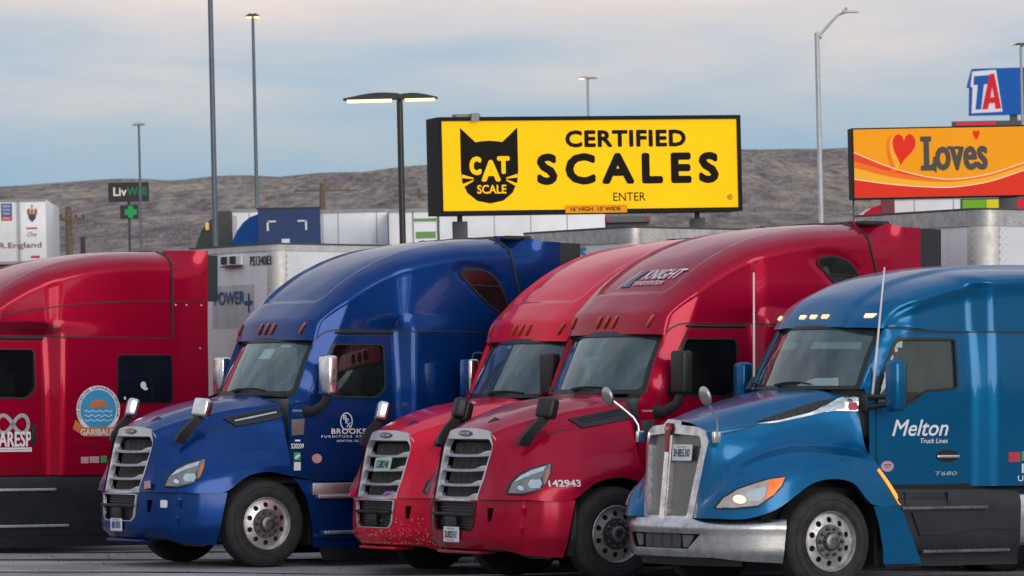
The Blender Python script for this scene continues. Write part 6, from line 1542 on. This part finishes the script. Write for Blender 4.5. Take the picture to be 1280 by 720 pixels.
# far trucks: cab with sloped roof, sleeper, hood and wheels
def far_truck(label, px_nose, px_rear, py_top, D, body, panelmat, group, panel_px=0, marks=False):
    a = at(px_rear, py_top, D); sc = D / F; z1 = a.z; zg = z1 - 4.0
    xr = a.x; xn = at(px_nose, py_top, D).x; xp = at(panel_px, py_top, D).x
    root = wempty('semi_truck', Vector((xn, a.y, zg))); tag(root, label, 'truck', group)
    def extr(prof, y0, y1, nm, mt, par=root):
        q = MB(); k = len(prof); q.add([(x, y0, z) for x, z in prof] + [(x, y1, z) for x, z in prof], [tuple(range(k)), tuple(range(2 * k - 1, k - 1, -1))] + [(i, (i + 1) % k, k + (i + 1) % k, k + i) for i in range(k)])
        return wb(q, nm, mt, par, ang=30)
    wn_ = xp - xn
    prof = [(xn + wn_ * u, z1 - d) for u, d in ((-.25, 1.7), (0, 1.15), (.12, .88), (.28, .62), (.48, .40), (.72, .24), (1.0, .16))] + [(xr, z1 - .1), (xr, zg + 1.0), (xn - .3, zg + 1.0)]
    extr(prof, a.y, a.y + 2.4, 'cab', body)
    extr([(xn - 1.9, zg + .5), (xn - 1.8, zg + 1.55), (xn - 1.0, zg + 1.85), (xn - .2, zg + 2.0), (xn - .2, zg + .5)], a.y + .15, a.y + 2.25, 'hood', body)
    extr([(xn - 1.95, zg + .35), (xn - 1.95, zg + .8), (xn - 1.4, zg + .8), (xn - 1.4, zg + .35)], a.y, a.y + 2.4, 'bumper', STEELD)
    extr([(xn - .05, z1 - 1.95), (xn + .12, z1 - 1.40), (xn + .65, z1 - 1.40), (xn + .65, z1 - 1.95)], a.y - .01, a.y + .02, 'door_window', SLEEPG)
    q = MB(); fbox(q, Vector((xp, a.y - .03, 0)), (1, 0, 0), xr - xp, .08, zg + 1.4, z1 - .0); sp_ = wb(q, 'sleeper_panel', panelmat, root)
    if marks:
        q = MB()
        for (x, z, dx, dz) in ((xr - 1.65, z1 - .42, .28, .05), (xr - 1.65, z1 - .68, .06, .3), (xr - .70, z1 - .42, .28, .05), (xr - .47, z1 - .68, .06, .3), (xr - 1.2, z1 - 1.1, .25, .16)):
            q.box(x, x + dx, a.y - .045, a.y - .032, z, z + dz)
        wb(q, 'white_marks', WHITE, sp_)
        q = MB(); fbox(q, Vector((xr - 1.97, a.y - .035, 0)), (1, 0, 0), 2.0, .05, z1 - .02, z1 + .03); wb(q, 'top_edge', INK, root)
    for x in (xn - .75, xr + 1.0, xr + 2.2):
        q = MB(); q.lathe([(0, .1), (.28, .05), (.3, 0), (.45, -.02), (.515, .05), (.515, .3), (.3, .35)], (x, a.y + .0, zg + .515), 24); w_ = wb(q, 'wheel', RUBBER, root)
    q = MB(); fbox(q, Vector((xn - 1.5, a.y + .7, 0)), (1, 0, 0), xr - xn + 4.6, 1.0, zg + .7, zg + 1.0); wb(q, 'frame_rails', STEELD, root)
    return root
GF = 'far trucks parked facing left beyond the lot'
far_truck('far blue sleeper truck with white corner brackets on its side', 287, 400, 259.5, 138, paint('far_blue', (.008, .06, .24), .1), flat('far_blue_panel', (.006, .035, .14), .45), GF, marks=True, panel_px=322)
g_ = far_truck('far dark grey truck nose left of the blue one with a lit amber lamp', 243, 290, 264, 141, paint('far_grey', (.07, .075, .075), .2), flat('far_grey_panel', (.05, .055, .055), .5), GF, panel_px=271)
a = at(259, 283, 140.9); q = MB(); q.box(a.x - .06, a.x + .06, 140.75, 140.9, a.z - .13, a.z + .13, .05); wb(q, 'roof_lamp', lit('amber_glow', (.8, .5, .15), .35), g_)
far_truck('small far bright red truck roof showing under the orange heart sign', 1062, 1118, 248.5, 137, paint('far_red', (.55, .012, .03), .1), flat('far_red_panel', (.16, .008, .03), .4), GF, panel_px=1101)
a = at(576, 248, 900); q = MB(); zz = gz(a.x, 900); q.box(a.x - 5, a.x + 5, 900, 906, zz - 1, zz + 3.2); o = q.build('hut', WHITE); tag(o, 'tiny white hut far up the slope left of the yellow sign', 'hut')
# ------------------------------------------------------------------ sky and light
w = bpy.data.worlds.new('World'); SC.world = w; w.use_nodes = True; nt = w.node_tree; nt.nodes.clear()
out = N(nt, 'ShaderNodeOutputWorld'); bg1 = N(nt, 'ShaderNodeBackground'); bg2 = N(nt, 'ShaderNodeBackground'); mxs = N(nt, 'ShaderNodeMixShader')
SUN_EL, SUN_AZ = 10.0, 155.0     # azimuth clockwise from +Y: behind the camera, to its right
sky = N(nt, 'ShaderNodeTexSky'); sky.sky_type = 'NISHITA'; sky.sun_disc = False; sky.sun_elevation = R(SUN_EL); sky.sun_rotation = R(SUN_AZ)
nt.links.new(sky.outputs[0], bg1.inputs[0]); bg1.inputs[1].default_value = .10
tc = N(nt, 'ShaderNodeTexCoord'); sx = N(nt, 'ShaderNodeSeparateXYZ'); nt.links.new(tc.outputs['Generated'], sx.inputs[0])
# cloud deck: streaky near the horizon, soft higher up
mp = N(nt, 'ShaderNodeMapping'); mp.inputs['Scale'].default_value = (5.5, 5.5, 26); mp.inputs['Location'].default_value = (.45, 0, .35); mp.inputs['Rotation'].default_value = (0, R(3), 0)
nt.links.new(tc.outputs['Generated'], mp.inputs[0])
n1 = N(nt, 'ShaderNodeTexNoise'); n1.inputs['Scale'].default_value = 1.6; n1.inputs['Detail'].default_value = 7; n1.inputs['Roughness'].default_value = .52; n1.inputs['Distortion'].default_value = .3
nt.links.new(mp.outputs[0], n1.inputs['Vector'])
# height in the sky (0 horizon .. 1 at about 5 degrees)
el = N(nt, 'ShaderNodeMapRange'); el.inputs[1].default_value = 0.025; el.inputs[2].default_value = .085; nt.links.new(sx.outputs['Z'], el.inputs[0])
low = ramp(nt, el.outputs[0], [(0, (.22, .45, .68)), (.35, (.26, .47, .69)), (.7, (.45, .56, .70)), (1, (.70, .65, .67))])
dk = ramp(nt, el.outputs[0], [(0, (.31, .47, .63)), (.35, (.44, .54, .65)), (.7, (.78, .70, .70)), (1, (1.0, .83, .76))])
cf = ramp(nt, n1.outputs['Fac'], [(.38, g3(0)), (.62, g3(1))])
mx = N(nt, 'ShaderNodeMix', data_type='RGBA'); nt.links.new(cf, mx.inputs[0]); nt.links.new(low, mx.inputs[6]); nt.links.new(dk, mx.inputs[7])
# warm glow of the low sun behind the camera and a brighter upper sky
vm = N(nt, 'ShaderNodeVectorMath', operation='DOT_PRODUCT'); nt.links.new(tc.outputs['Generated'], vm.inputs[0]); az = R(SUN_AZ)
vm.inputs[1].default_value = (math.sin(az) * .98, math.cos(az) * .98, .17)
gl = N(nt, 'ShaderNodeMapRange'); gl.inputs[1].default_value = .2; gl.inputs[2].default_value = 1.0; nt.links.new(vm.outputs['Value'], gl.inputs[0])
mx2 = N(nt, 'ShaderNodeMix', data_type='RGBA'); nt.links.new(gl.outputs[0], mx2.inputs[0]); nt.links.new(mx.outputs[2], mx2.inputs[6]); mx2.inputs[7].default_value = (.66, .66, .66, 1)
up_ = N(nt, 'ShaderNodeMapRange'); up_.inputs[1].default_value = .10; up_.inputs[2].default_value = .6; nt.links.new(sx.outputs['Z'], up_.inputs[0])
mp2 = N(nt, 'ShaderNodeMapping'); mp2.inputs['Scale'].default_value = (2.2, 2.2, 5); nt.links.new(tc.outputs['Generated'], mp2.inputs[0])
n2 = N(nt, 'ShaderNodeTexNoise'); n2.inputs['Scale'].default_value = 1.6; n2.inputs['Detail'].default_value = 5; nt.links.new(mp2.outputs[0], n2.inputs['Vector'])
hi = ramp(nt, n2.outputs['Fac'], [(.36, (.38, .50, .68)), (.64, (.84, .90, 1.0))])
mx3 = N(nt, 'ShaderNodeMix', data_type='RGBA'); nt.links.new(up_.outputs[0], mx3.inputs[0]); nt.links.new(mx2.outputs[2], mx3.inputs[6]); nt.links.new(hi, mx3.inputs[7])
nt.links.new(mx3.outputs[2], bg2.inputs[0]); bg2.inputs[1].default_value = 1.0
mxs.inputs[0].default_value = .88
nt.links.new(bg1.outputs[0], mxs.inputs[1]); nt.links.new(bg2.outputs[0], mxs.inputs[2]); nt.links.new(mxs.outputs[0], out.inputs[0])
ld = bpy.data.lights.new('sun', 'SUN'); ld.energy = 1.75; ld.angle = R(40); ld.color = (1.0, .92, .84)
lo = bpy.data.objects.new('sun', ld); COL.objects.link(lo)
sd = Vector((math.sin(az) * math.cos(R(SUN_EL)), math.cos(az) * math.cos(R(SUN_EL)), math.sin(R(SUN_EL))))
lo.rotation_euler = (sd).to_track_quat('Z', 'Y').to_euler()
lo.location = (0, -20, 30)
SC.cycles.max_bounces = 8; SC.cycles.transparent_max_bounces = 12
SC.cycles.use_denoising = True
